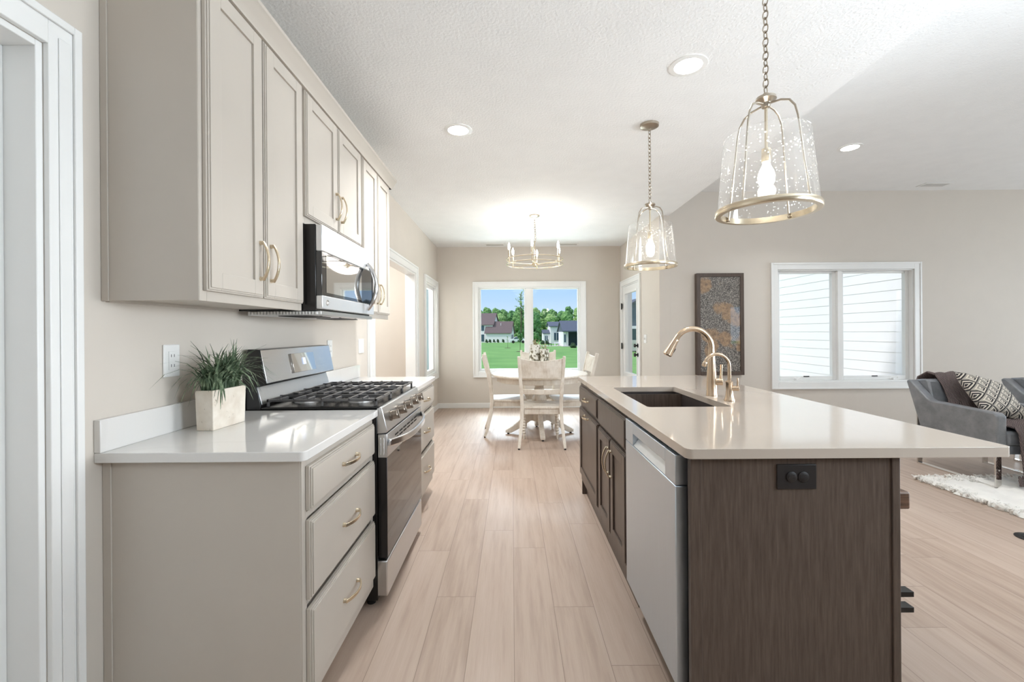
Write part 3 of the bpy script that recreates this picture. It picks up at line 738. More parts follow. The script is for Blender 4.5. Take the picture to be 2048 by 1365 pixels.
# ------------------------------------------------------------------ planter with grass
t = thing('potted_grass', 'faux grass in a rectangular cream stone planter on the left countertop', 'plant', (-1.12, 1.68, .9142), R(-3))
px, py, hh = .034, .092, .147
m = MB()
def rect(a, b, z): return [Vector((-a, -b, z)), Vector((a, -b, z)), Vector((a, b, z)), Vector((-a, b, z))]
m.loft([rect(px * .92, py * .95, 0), rect(px, py, hh), rect(px - .008, py - .008, hh), rect(px - .01, py - .01, hh - .02)])
m.build('planter', M['pot'], t, .002, local=True)
MB().box(-px + .009, px - .009, -py + .009, py - .009, hh - .03, hh - .016).build('soil', M['soil'], t, local=True)
m = MB(); rg = random.Random(3)
for i in range(330):
    bx0 = Vector((rg.uniform(-.022, .022), rg.uniform(-.078, .078), hh - .018))
    az = rg.uniform(0, 2 * PI); ln = rg.uniform(.10, .215); lean = abs(rg.gauss(.5, .35)) + .08
    dv = Vector((math.cos(az) * .75, math.sin(az) * 1.1 + bx0.y * 4, 0)); dv.normalize()
    if dv.x < 0: dv.x *= .55
    side = Vector((-dv.y, dv.x, 0)).normalized(); wd = rg.uniform(.003, .0062); pr = []; N = 6
    for j in range(N + 1):
        s_ = j / N; ang = lean * s_ * (.6 + .9 * s_)
        p = bx0 + dv * (ln * s_ * math.sin(min(ang, 1.9))) + Vector((0, 0, ln * s_ * math.cos(min(ang, 1.75))))
        w_ = wd * (1 - s_ ** 2.2) + .0003
        pr.append((p - side * w_ , p + side * w_ + Vector((0, 0, .0005))))
    vs = [q for a_ in pr for q in a_]; m.add(vs, [(2 * j, 2 * j + 1, 2 * j + 3, 2 * j + 2) for j in range(N)])
m.build('foliage', M['grass_blade'], t, local=True)

# ------------------------------------------------------------------ outlets and switches
def plate_x(name, label, x, sgn, y, z, wd=.075, hg=.118, kind='outlet', group=None):
    t = thing(name, label, 'switch' if kind == 'switch' else 'outlet', (x, y, z), group=group)
    a, b = sorted((x, x + sgn * .007)); MB().box(a, b, y - wd / 2, y + wd / 2, z - hg / 2, z + hg / 2).build('plate', M['plastic'], t, .003)
    if kind == 'outlet':
        a, b = sorted((x + sgn * .007, x + sgn * .0095)); ins = MB().box(a, b, y - .017, y + .017, z - .034, z + .034).build('receptacle', M['plastic'], t, .001)
        a, b = sorted((x + sgn * .0095, x + sgn * .01)); 
        for dz in (-.018, .018):
            for dy in (-.008, .006): MB().box(a, b, y + dy, y + dy + .002, z + dz - .005, z + dz + .005).build('slot', M['slot'], ins)
    else:
        n_ = 2 if wd > .1 else 1
        for i in range(n_):
            yy = y + (i - (n_ - 1) / 2) * .046; a, b = sorted((x + sgn * .007, x + sgn * .016)); MB().box(a, b, yy - .005, yy + .005, z - .012, z + .012).build('toggle', M['plastic'], t, .001)
plate_x('wall_outlet', 'white outlet on the left wall behind the potted grass', XL, 1, 1.594, 1.172)
plate_x('wall_outlet', 'white outlet on the left wall above the far end of the range', XL, 1, 2.98, 1.163)
plate_x('light_switch', 'white double light switch beside the cased opening', XL, 1, 3.60, 1.162, .115, kind='switch')
plate_x('light_switch', 'white light switch on the pale wall beside the patio door', XR, -1, 5.98, 1.165, .115, kind='switch')

# ------------------------------------------------------------------ island
IX = .535
def island_front(u0, u1, z0, z1, flat): return shaker(u0, u1, z0, z1, IX - .001, -1, flat)
def carcass(m, y0, y1): return m.box(IX + .018, 1.155, y0, y1, .11, .884).box(.572, 1.155, y0, y1, 0, .11)
t = thing('sink_cabinet', 'dark wood island sink cabinet with two doors and brass arc handles', 'cabinet', (.85, 2.32, 0))
carcass(MB(), 2.0, 2.003).box(IX + .018, 1.155, 2.648, 2.651, .11, .884).box(.572, 1.155, 2.003, 2.648, 0, .13).box(1.13, 1.155, 2.003, 2.648, .13, .884).build('body', M['espresso'], t)
ff = MB().box(IX, IX + .018, 1.995, 2.02, .12, .884).box(IX, IX + .018, 2.635, 2.651, .12, .884).box(IX, IX + .018, 2.02, 2.635, .86, .884).box(IX, IX + .018, 2.02, 2.635, .69, .72).box(IX, IX + .018, 2.02, 2.635, .12, .19)
ff.build('face_frame', M['espresso'], t, .001)
island_front(2.005, 2.636, .716, .866, True).build('false_front', M['espresso'], t, .001)
for k_, (a, b) in enumerate(((2.005, 2.316), (2.325, 2.636))):
    d = island_front(a, b, .182, .695, False).build('door', M['espresso'], t, .001)
    arch_handle(d, (IX - .021, b - .03 if k_ == 0 else a + .03, .572), (0, 0, 1), (-1, 0, 0))
t = thing('pullout_cabinet', 'dark wood island cabinet at the far end with drawer over door', 'cabinet', (.85, 3.0, 0))
MB().box(IX + .018, 1.155, 2.80, 3.40, .11, .884).box(IX + .018, 1.155, 2.652, 2.80, .11, .64).box(IX + .018, .60, 2.652, 2.80, .64, .884).box(.572, 1.155, 2.652, 3.40, 0, .11).build('body', M['espresso'], t, .001)
ff = MB().box(IX, IX + .018, 2.652, 2.69, .12, .884).box(IX, IX + .018, 3.33, 3.40, .12, .884).box(IX, IX + .018, 2.69, 3.33, .85, .884).box(IX, IX + .018, 2.69, 3.33, .69, .735).box(IX, IX + .018, 2.69, 3.33, .12, .19)
ff.build('face_frame', M['espresso'], t, .001)
d = island_front(2.674, 3.36, .728, .855, True).build('drawer', M['espresso'], t, .001); arch_handle(d, (IX - .021, 3.02, .79), (0, 1, 0), (-1, 0, 0))
d = island_front(2.674, 3.36, .182, .697, False).build('door', M['espresso'], t, .001); arch_handle(d, (IX - .021, 3.02, .672), (0, 1, 0), (-1, 0, 0))
# dishwasher
t = thing('dishwasher', 'stainless dishwasher with pocket handle at the near end of the island', 'dishwasher', (.8, 1.68, 0))
DX = .514; D0, D1 = 1.382, 1.985
MB().box(.575, 1.14, D0 + .006, D1 - .006, .10, .872).build('tub', M['dkmetal'], t)
dm = MB().box(DX, DX + .04, D0, D1, .137, .7755).build('door', M['dw'], t, .003)
ctl = MB().box(DX, DX + .045, D0, 1.474, .778, .873).box(DX, DX + .045, 1.867, D1, .778, .873).box(DX, DX + .045, 1.474, 1.867, .828, .873).box(DX + .034, DX + .045, 1.474, 1.867, .778, .828)
ctl.build('control_strip', M['dw'], t, .0015)
MB().prism([(DX + .002, .779), (DX + .033, .818), (DX + .033, .779)], 'y', 1.476, 1.865).build('pocket_handle', M['steelp'], t)
MB().box(.58, .60, D0, D1, 0, .10).build('toe_kick', M['black'], t)
MB().box(DX + .045, .575, D0 + .002, D1 - .002, .13, .872).build('door_liner', M['dkmetal'], t, .002)
# end and back panels
t = thing('kitchen_island', 'dark wood panelled end and back of the kitchen island', 'island', (.86, 1.34, 0))
MB().box(.558, 1.157, 1.334, 1.354, 0, .884).build('end_panel', M['espresso'], t, .001)
MB().box(.541, .575, 1.330, 1.352, 0, .884).build('corner_post', M['espresso'], t, .002)
MB().box(1.157, 1.18, 1.328, 1.352, 0, .884).build('corner_post', M['espresso'], t, .002)
MB().box(1.158, 1.176, 1.352, 3.42, 0, .884).build('back_panel', M['espresso'], t, .001)
MB().box(.541, 1.157, 3.402, 3.42, 0, .884).build('far_panel', M['espresso'], t, .001)
# outlet in end panel
t = thing('island_outlet', 'dark brown duplex outlet on the island end panel', 'outlet', (.865, 1.334, .82))
MB().box(.805, .925, 1.328, 1.3338, .782, .858).build('plate', M['brownplastic'], t, .002)
for cx in (.848, .884):
    rc = MB().lathe([(.0165, 0), (.0165, .0025), (.015, .0035), (.001, .0035)], (cx, 1.328, .82), 20, Matrix.Rotation(PI / 2, 3, 'X')).build('receptacle', M['brownplastic'], t)
    for zz in (.826, .812): MB().box(cx + .001, cx + .008, 1.3238, 1.3246, zz, zz + .002).build('slot', M['slot'], rc)
    MB().cyl((cx - .008, 1.3246, .82), (cx - .008, 1.3238, .82), .003).build('ground_hole', M['slot'], rc)
# countertop with sink cut-out
SX0, SX1, SY0, SY1 = .63, 1.025, 2.03, 2.76
t = thing('island_countertop', 'white quartz island countertop, coloured as warmly lit, with undermount sink cut out', 'countertop', (1.0, 2.4, .884))
o = slab(.5185, 1.495, 1.300, 3.462, .884, .914, .022, ('br', 'tr', 'tl', 'bl'))
bm = bmesh.new()
outer = []
seen = o.v[:len(o.v) // 2]
inner = []
rad = .018
for (cx, cy, a0) in ((SX1 - rad, SY0 + rad, -PI / 2), (SX1 - rad, SY1 - rad, 0), (SX0 + rad, SY1 - rad, PI / 2), (SX0 + rad, SY0 + rad, PI)):
    for i in range(6): inner.append((cx + rad * math.cos(a0 + PI / 2 * i / 5), cy + rad * math.sin(a0 + PI / 2 * i / 5)))
ov = [bm.verts.new((p.x, p.y, .914)) for p in seen]; iv = [bm.verts.new((p[0], p[1], .914)) for p in inner]
es = [bm.edges.new((ov[i], ov[(i + 1) % len(ov)])) for i in range(len(ov))] + [bm.edges.new((iv[i], iv[(i + 1) % len(iv)])) for i in range(len(iv))]
bmesh.ops.triangle_fill(bm, edges=es, use_beauty=True)
ext = bmesh.ops.extrude_face_region(bm, geom=list(bm.faces))
for v_ in ext['geom']:
    if isinstance(v_, bmesh.types.BMVert): v_.co.z = .884
mb = MB(); bm.verts.index_update(); mb.v = [v_.co.copy() for v_ in bm.verts]; mb.f = [[v_.index for v_ in f.verts] for f in bm.faces]; bm.free()
mb.build('slab', M['quartz2'], t, .0025)
t = thing('sink', 'dark composite undermount sink in the island countertop', 'sink', (.83, 2.39, .66))
m = MB(); q0, q1, w0, w1 = SX0 - .004, SX1 + .004, SY0 - .004, SY1 + .004
def rr(x0, x1, y0, y1, z, r_=.02): 
    out_ = []
    for (cx, cy, a0) in ((x1 - r_, y0 + r_, -PI / 2), (x1 - r_, y1 - r_, 0), (x0 + r_, y1 - r_, PI / 2), (x0 + r_, y0 + r_, PI)):
        for i in range(5): out_.append(Vector((cx + r_ * math.cos(a0 + PI / 2 * i / 4), cy + r_ * math.sin(a0 + PI / 2 * i / 4), z)))
    return out_
m.loft([rr(q0 - .02, q1 + .02, w0 - .02, w1 + .02, .8835), rr(q0, q1, w0, w1, .8835), rr(q0 + .006, q1 - .006, w0 + .006, w1 - .006, .68), rr(q0 + .03, q1 - .03, w0 + .03, w1 - .03, .665)], caps=False)
nn_ = len(m.v) - 20; m.f.append(list(range(nn_, nn_ + 20)))
m.v += [Vector(p) for p in rr(q0 - .02, q1 + .02, w0 - .02, w1 + .02, .655)]; b0 = len(m.v) - 20
m.f += [[i, (i + 1) % 20, b0 + (i + 1) % 20, b0 + i] for i in range(20)]; m.f.append([b0 + i for i in range(20)])
M['granite'] = simple('composite_sink', S(58, 50, 48), .5, bump=(260, .2, .001), vary=.25)
m.build('bowl', M['granite'], t)
MB().lathe([(.042, .666), (.042, .6675), (.03, .668), (.028, .666), (.002, .666)], (.83, 2.39, 0), 20).build('drain', M['chrome'], t)

# faucets
FXX, FYY = 1.084, 2.371
t = thing('kitchen_faucet', 'champagne bronze pull down faucet, the taller one on the island', 'faucet', (FXX, FYY, .914))
MB().lathe([(.030, .9143), (.030, .920), (.028, .925), (.0265, .99), (.0225, 1.06), (.018, 1.12), (.0152, 1.17)], (FXX, FYY, 0), 24).build('body', M['bronze'], t)
ra = .101; pts = [(FXX, FYY, 1.165), (FXX, FYY, 1.178)]
for i in range(17):
    a_ = PI * i / 16 * .86; pts.append((FXX - ra + ra * math.cos(a_), FYY, 1.178 + ra * math.sin(a_)))
MB().tube(pts, .0148, 14).build('spout', M['bronze'], t)
pe = Vector(pts[-1]); dv = (pe - Vector(pts[-2])).normalized()
sp_ = MB().tube([pe, pe + dv * .004, pe + dv * .012, pe + dv * .075, pe + dv * .095, pe + dv * .1], [.0155, .0165, .0165, .0225, .0245, .018], 18).build('spray_head', M['bronze'], t)
sd = Vector((1, 0, -.3)).normalized(); q = pe + dv * .062 + sd * .02
MB().tube([q - dv * .012, q + dv * .012], [.006, .006], 8).build('spray_button', M['dkmetal'], sp_)
hd = MB().cyl((FXX + .01, FYY, .992), (FXX + .052, FYY - .018, .992), .0195, n=20)
hd.tube([(FXX + .043, FYY - .014, 1.005), (FXX + .045, FYY - .014, 1.03), (FXX + .047, FYY - .014, 1.085)], [.0065, .0055, .0065], 10).build('lever', M['bronze'], t, .001)
GX, GY = 1.091, 2.192
t = thing('filter_faucet', 'champagne bronze filter tap, the shorter one on the island', 'faucet', (GX, GY, .914))
MB().lathe([(.026, .9143), (.026, .921), (.023, .926), (.0185, .945), (.0165, .965), (.0165, 1.0), (.0175, 1.003), (.0175, 1.012), (.0125, 1.016)], (GX, GY, 0), 20).build('body', M['bronze'], t)
ra = .062; pts = [(GX, GY, 1.012), (GX, GY, 1.06), (GX, GY, 1.086)]
for i in range(15):
    a_ = PI * i / 14 * .9; pts.append((GX - ra + ra * math.cos(a_), GY, 1.088 + ra * math.sin(a_)))
MB().tube(pts, .0085, 12).build('spout', M['bronze'], t)
pe = Vector(pts[-1]); dv = (pe - Vector(pts[-2])).normalized()
MB().tube([pe - dv * .004, pe, pe + dv * .016, pe + dv * .02], [.0095, .011, .0115, .009], 14).build('aerator', M['bronze'], t)
hd = MB().cyl((GX + .008, GY, .978), (GX + .042, GY - .012, .978), .0135, n=18)
hd.tube([(GX + .036, GY - .01, .985), (GX + .037, GY - .01, 1.03)], [.0045, .004], 8).build('lever', M['bronze'], t, .001)

# bar stool tucked under the overhang
t = thing('bar_stool', 'thick wood seat stool with dark foot bars behind the island', 'stool', (1.35, 1.88, 0))
MB().box(1.20, 1.514, 1.66, 2.06, .580, .648).build('seat', M['stool'], t, .008)
for x in (1.225, 1.415):
    for y in (1.70, 2.0): MB().box(x, x + .03, y, y + .03, 0, .58).build('leg', M['dkmetal'], t, .002)
MB().box(1.205, 1.524, 1.66, 1.699, .247, .267).build('foot_bar', M['dkmetal'], t, .001)
MB().box(1.205, 1.524, 1.66, 1.699, .188, .208).build('foot_bar', M['dkmetal'], t, .001)
MB().box(1.205, 1.48, 2.031, 2.06, .247, .267).build('foot_bar', M['dkmetal'], t, .001)

# ------------------------------------------------------------------ ceiling fittings
def can_light(x, y, z, label, power=16):
    t = thing('recessed_light', label, 'light', (x, y, z), group='recessed ceiling lights')
    MB().lathe([(.072, -.001), (.072, -.006), (.098, -.004), (.099, -.0005)], (x, y, z), 32, caps=False).build('trim_ring', M['trim'], t)
    MB().lathe([(.0725, -.0015), (.0725, -.004), (.001, -.004)], (x, y, z), 28).build('lens', M['lens'], t)
    lamp('light_source', 'AREA', (x, y, z - .01), (x, y, 0), energy=power, color=CAN, size=.13, parent=t, spread=R(125))
    return t
can_light(.96, 2.35, ZC, 'lit recessed light left of the near pendant', 2.5)
can_light(-.37, 3.08, ZC, 'lit recessed light in the kitchen ceiling above the aisle', 15)
can_light(3.21, 4.125, ZG, 'lit recessed light in the higher living area ceiling', 8)
for x, y, z in ((.96, -.6, ZC), (3.2, 1.6, ZG), (5.6, 3.9, ZG), (5.6, 1.2, ZG)):
    lamp('unseen_ceiling_lamp', 'AREA', (x, y, z - .01), (x, y, 0), energy=2.2, color=CAN, size=.14, spread=R(125))  # lamps added out of view to light the room, no fittings
def vent(x, y, z, wx, wy, label):
    t = thing('ceiling_vent', label, 'vent', (x, y, z), group='white ceiling vents')
    MB().box(x - wx / 2, x + wx / 2, y - wy / 2, y + wy / 2, z - .006, z - .0005).build('frame', M['trim'], t, .002)
    s_ = MB(); n = 6
    for i in range(n):
        yy = y - wy / 2 + .02 + (wy - .04) * (i + .2) / n
        s_.box(x - wx / 2 + .02, x + wx / 2 - .02, yy, yy + (wy - .04) / n * .5, z - .0066, z - .0058)
    s_.build('grille', M['ventgap'], t)
M['ventgap'] = simple('vent_gap', S(176, 174, 170), .7)
vent(-.27, 7.12, ZC, .32, .14, 'white ceiling vent above the left of the dining window')
vent(.93, 7.12, ZC, .32, .14, 'white ceiling vent above the right of the dining window')
vent(5.05, 5.2, ZG, .32, .14, 'white ceiling vent above the living area window')

def chain(m, p0, p1, lk, wd, r):
    p0 = Vector(p0); p1 = Vector(p1); d_ = p1 - p0; L = d_.length; n = max(1, round(L / (lk * .78))); step = L / n
    for i in range(n):
        c_ = p0 + d_ * ((i + .5) / n); 
        a_ = Matrix.Rotation(PI / 2, 3, 'X') if i % 2 == 0 else Matrix.Rotation(PI / 2, 3, 'Z') @ Matrix.Rotation(PI / 2, 3, 'X')
        a_ = Matrix.Rotation(.5, 3, 'Z') @ a_
        ln = step * 1.22
        m.torus(c_, wd / 2, r, 14, 5, a_, 1.0, ln / wd)
def pendant(x, y, label):
    t = thing('pendant_light', label, 'light', (x, y, ZC), group='seeded glass pendant lights over the island')
    MB().lathe([(.001, -.028), (.012, -.027), (.05, -.022), (.062, -.016), (.064, -.0005)], (x, y, ZC), 32).build('canopy', M['nickel'], t)
    m = MB(); m.torus((x, y, ZC - .037), .009, .0025, 14, 6, Matrix.Rotation(PI / 2, 3, 'X')); chain(m, (x, y, ZC - .042), (x, y, 2.165), .034, .02, .0024); m.build('chain', M['nickel'], t)
    MB().lathe([(.010, 2.165), (.012, 2.155), (.034, 2.150), (.036, 2.140), (.030, 2.136), (.018, 2.128), (.014, 2.112), (.006, 2.108)], (x, y, 0), 24).build('hub', M['nickel'], t)
    for k_ in range(4):
        a_ = R(30) + k_ * PI / 2; d_ = Vector((math.cos(a_), math.sin(a_), 0)); pts = []
        for (r_, z_) in ((.02, 2.122), (.055, 2.118), (.085, 2.104), (.104, 2.076), (.114, 2.035), (.121, 1.98), (.134, 1.87), (.152, 1.735), (.154, 1.722)):
            pts.append(Vector((x, y, z_)) + d_ * r_)
        MB().tube(pts, .0038, 8).ball(pts[-1] + Vector((0, 0, -.004)), .006, 6).build('arm', M['nickel'], t)
    ring = MB().lathe([(.156, 1.732), (.176, 1.732), (.178, 1.730), (.178, 1.712), (.176, 1.710), (.156, 1.710), (.155, 1.712), (.155, 1.730)], (x, y, 0), 56)
    ring = MB(); prof = [(.158, 1.732), (.176, 1.732), (.178, 1.729), (.178, 1.713), (.176, 1.710), (.158, 1.710)]
    rings = [[Vector((x + r_ * math.cos(2 * PI * i / 56), y + r_ * math.sin(2 * PI * i / 56), z_)) for r_, z_ in prof] for i in range(56)]
    ring.loft(rings, True); ring.build('ring', M['brass'], t)
    g = MB().lathe([(.1695, 1.733), (.145, 2.0)], (x, y, 0), 64, caps=False)
    g.torus((x, y, 2.0005), .1445, .0014, 64, 6); g.build('glass_shade', M['seeded'], t)
    MB().cyl((x, y, 2.11), (x, y, 1.955), .0055, n=10).lathe([(.008, 1.958), (.016, 1.955), (.017, 1.91), (.015, 1.905), (.012, 1.904)], (x, y, 0), 20).build('socket', M['brass'], t)
    MB().lathe([(.012, 1.904), (.014, 1.892), (.024, 1.872), (.029, 1.852), (.028, 1.832), (.019, 1.812), (.001, 1.804)], (x, y, 0), 20).build('bulb', M['bulb'], t)
    lamp('bulb_glow', 'POINT', (x, y, 1.85), energy=8, color=(1, .95, .88), size=.03, parent=t)
    return t
pendant(.968, 1.652, 'seeded glass pendant with brass ring nearest the camera')
pendant(.962, 3.02, 'seeded glass pendant with brass ring at the far end of the island')

# chandelier
cx, cy = .285, 5.35
t = thing('chandelier', 'brass ring chandelier with six candle bulbs over the dining table', 'chandelier', (cx, cy, ZC))
MB().lathe([(.001, -.03), (.012, -.028), (.05, -.02), (.064, -.012), (.065, -.0005)], (cx, cy, ZC), 32).build('canopy', M['nickel'], t)
m = MB(); chain(m, (cx, cy, ZC - .03), (cx + .012, cy, 2.38), .036, .02, .0024); m.build('chain', M['nickel'], t)
MB().cyl((cx, cy, 2.385), (cx, cy, 2.10), .006, n=10).lathe([(.006, 2.125), (.028, 2.12), (.032, 2.10), (.028, 2.08), (.012, 2.07), (.001, 2.062)], (cx, cy, 0), 20).build('stem', M['brass'], t)
for z in (2.158, 2.100): MB().torus((cx, cy, z), .345, .0055, 64, 8).build('ring', M['brass'], t)
for k_ in range(6):
    a_ = R(262) + k_ * PI / 3; d_ = Vector((math.cos(a_), math.sin(a_), 0)); b_ = Vector((cx, cy, 0)) + d_ * .338
    MB().tube([(cx, cy, 2.098), b_ + Vector((0, 0, 2.098))], .0042, 6).build('spoke', M['brass'], t)
    cn = MB().cyl(b_ + Vector((0, 0, 2.09)), b_ + Vector((0, 0, 2.175)), .0055, n=8).cyl(b_ + Vector((0, 0, 2.17)), b_ + Vector((0, 0, 2.255)), .0105, n=12).build('candle_sleeve', M['brass'], t)
    MB().lathe([(.007, 2.255), (.013, 2.272), (.0155, 2.29), (.011, 2.315), (.001, 2.345)], b_, 12).build('bulb', M['bulb'], cn)
lamp('chandelier_glow', 'POINT', (cx, cy, 2.29), energy=8, color=(1, .96, .91), size=.3, parent=t)

# ------------------------------------------------------------------ dining set
TX, TY = .335, 5.45
t = thing('dining_table', 'round whitewashed pedestal dining table by the far window', 'table', (TX, TY, 0))
MB().lathe([(.50, .728), (.588, .730), (.598, .738), (.600, .748), (.594, .758), (.584, .760), (.001, .760)], (TX, TY, 0), 64).build('tabletop', M['white_wood'], t)
MB().lathe([(.515, .662), (.52, .66), (.53, .664), (.53, .727), (.50, .727), (.50, .664)], (TX, TY, 0), 64, caps=False).build('apron', M['white_wood'], t)
MB().lathe([(.12, .727), (.12, .70), (.07, .69), (.058, .66), (.064, .61), (.05, .58), (.062, .57), (.062, .55), (.048, .54), (.06, .51), (.088, .45), (.092, .41), (.075, .36), (.062, .345), (.08, .33), (.08, .16), (.04, .15)], (TX, TY, 0), 32).build('pedestal', M['white_wood'], t)
for k_ in range(4):
    a_ = R(-88) + k_ * PI / 2; pr = [(.06, .30), (.10, .295), (.17, .245), (.26, .155), (.34, .095), (.40, .065), (.425, .05), (.425, .02), (.36, .016), (.27, .06), (.18, .12), (.11, .165), (.06, .165)]
    m = MB().prism(pr, 'y', -.027, .027); Mr = Matrix.Rotation(a_, 3, 'Z'); m.v = [Mr @ p + Vector((TX, TY, 0)) for p in m.v]
    f_ = m.build('foot', M['white_wood'], t, .005)
    e_ = Mr @ Vector((.39, 0, 0)); MB().cyl((TX + e_.x, TY + e_.y, 0), (TX + e_.x, TY + e_.y, .02), .014, n=10).build('glide', M['rub'], f_)
# dining chair (faces local +y)
def dining_chair(loc, rz, label):
    t = thing('dining_chair', label, 'chair', loc, rz, 'whitewashed chairs around the round table')
    m = MB(); pts = [(-.215, -.215), (.215, -.215), (.235, .19), (.225, .215), (-.225, .215), (-.235, .19)]
    m.prism(pts, 'z', .422, .450).build('seat', M['white_wood'], t, .009, local=True)
    MB().box(-.19, .19, -.205, -.185, .365, .422).box(-.20, .20, .165, .185, .365, .422).box(-.208, -.188, -.19, .18, .365, .422).box(.188, .208, -.19, .18, .365, .422).build('apron', M['white_wood'], t, .002, local=True)
    for s_ in (-1, 1):
        path = [(s_ * .248, -.300, .012), (s_ * .236, -.262, .12), (s_ * .220, -.226, .27), (s_ * .212, -.212, .42), (s_ * .214, -.216, .52), (s_ * .224, -.238, .68), (s_ * .236, -.275, .85), (s_ * .244, -.312, 1.005)]
        l_ = MB().bar(path, .038, .042, (0, 1, 0), [.75, .85, .95, 1.05, 1, .95, .88, .8]).build('post', M['white_wood'], t, .004, local=True)
        MB().cyl((s_ * .248, -.300, 0), (s_ * .248, -.300, .014), .011, n=10).build('glide', M['rub'], l_, local=True)
        pf = [(.008, 0), (.011, .012), (.012, .03), (.017, .045)]
        for i in range(9):
            z_ = .06 + i * .033; pf += [(.0135, z_), (.0225, z_ + .0165)]
        pf += [(.012, .36), (.02, .366), (.02, .372)]
        lg = MB().lathe(pf, (s_ * .195, .175, 0), 14).build('front_leg', M['white_wood'], t, local=True)
    def rail(z0, z1, y0, y1, sag, half, dip):
        rings = []; n = 12
        for i in range(n + 1):
            s_ = -1 + 2 * i / n; x = s_ * half; yb = -sag * (1 - s_ * s_); zt = z1 - dip * (1 - s_ * s_)
            rings.append([Vector((x, y0 + yb - .009, z0)), Vector((x, y0 + yb + .009, z0)), Vector((x, y1 + yb + .009, zt)), Vector((x, y1 + yb - .009, zt))])
        return MB().loft(rings)
    rail(.765, .985, -.252, -.304, .03, .232, .028).build('top_rail', M['white_wood'], t, .004, local=True)
    rail(.588, .645, -.224, -.232, .02, .214, .004).build('back_slat', M['white_wood'], t, .003, local=True)
    return t
ch = dining_chair((.325, 4.985, 0), R(-2), 'whitewashed dining chair with its back to the camera')
dup(ch, (-.045, 5.51, 0), 'whitewashed dining chair at the left of the round table', R(-88))
dup(ch, (.70, 5.47, 0), 'whitewashed dining chair at the right of the round table, partly behind the island', R(93))
dup(ch, (.375, 6.02, 0), 'whitewashed dining chair behind the table, closest to the window', R(180))
def holder(x, y, r, h, label, sprig):
    t = thing('candle_holder', label, 'vase', (x, y, .7602), group='patterned holders on the dining table')
    o = MB().lathe([(r, 0), (r, h), (r - .006, h), (r - .006, h - .03), (.001, h - .03)], (x, y, .7602), 28).build('cylinder', M['candle'], t)
    m = MB(); rg = random.Random(int(h * 1000))
    for i in range(sprig):
        a_ = rg.uniform(0, 2 * PI); b_ = Vector((x + rg.uniform(-.02, .03), y + rg.uniform(-.02, .02), .76 + h - .03)); e_ = b_ + Vector((math.cos(a_) * .035, math.sin(a_) * .03, rg.uniform(.05, .10)))
        m.tube([b_, (b_ + e_) / 2 + Vector((.004, 0, .01)), e_], .0013, 5)
        for j in range(5): m.ball(b_.lerp(e_, .45 + j * .13) + Vector((rg.uniform(-.006, .006), rg.uniform(-.006, .006), 0)), .0055, 5)
    M['sprig'] = M.get('sprig') or leaf_mat('dried_sprig', S(110, 100, 70), S(166, 154, 116), S(214, 206, 172), 40)
    m.build('sprig', M['sprig'], t)
holder(.285, 5.42, .071, .352, 'taller white holder with dark botanical print on the dining table', 12)
holder(.395, 5.34, .057, .30, 'shorter white holder with dark botanical print on the dining table', 5)

# ------------------------------------------------------------------ living area
t = thing('wall_art', 'tall dark framed mottled silver and copper art on the living wall', 'picture', (2.56, YG, 1.35))
ax0, ax1, az0, az1, ay = 2.27, 2.848, .722, 1.975, YG - .066; b_ = .045
MB().box(ax0, ax0 + b_, ay, YG, az0, az1).box(ax1 - b_, ax1, ay, YG, az0, az1).box(ax0 + b_, ax1 - b_, ay, YG, az1 - b_, az1).box(ax0 + b_, ax1 - b_, ay, YG, az0, az0 + b_).build('frame', M['espresso'], t, .003)
MB().box(ax0 + b_, ax1 - b_, ay + .012, YG - .01, az0 + b_, az1 - b_).build('canvas', M['art'], t)
# rug
m = MB(); rx0, rx1, ry0, ry1 = 3.40, 5.75, 1.75, 3.69; st = .03; nx = int((rx1 - rx0) / st); ny = int((ry1 - ry0) / st)
rg = random.Random(5); ids = {}
vs = []; fs = []
for j in range(ny + 1):
    for i in range(nx + 1):
        edge = i in (0, nx) or j in (0, ny)
        x = rx0 + i * st + rg.uniform(-.010, .010); y = ry0 + j * st + rg.uniform(-.010, .010)
        z = .004 if edge else .016 + rg.uniform(0, .022)
        if edge: x += rg.uniform(-.014, .014); y += rg.uniform(-.014, .014)
        if y > 3.36 and any(abs(x - q) < .05 for q in (3.80, 4.42, 4.85, 5.47)): z = .002
        vs.append((x, y, z))
for j in range(ny):
    for i in range(nx):
        a_ = j * (nx + 1) + i; fs.append((a_, a_ + 1, a_ + nx + 2, a_ + nx + 1))
m.add(vs, fs)
for q in range(700):   # tufts along the edges in view
    e_ = rg.random()
    if e_ < .5: p = Vector((rx0 + rg.uniform(-.012, .10), rg.uniform(ry0 + .6, ry1), .0))
    else: p = Vector((rg.uniform(rx0, rx0 + 1.2), ry1 + rg.uniform(-.12, .012), .0))
    m.tube([p, p + Vector((rg.uniform(-.012, .012), rg.uniform(-.012, .012), .022)), p + Vector((rg.uniform(-.025, .025), rg.uniform(-.025, .025), .034))], [.009, .008, .002], 5)
tag(m.build('shag_rug', M['rug'], None, angle=3), 'white shaggy rug on the floor beside the armchair', 'rug')
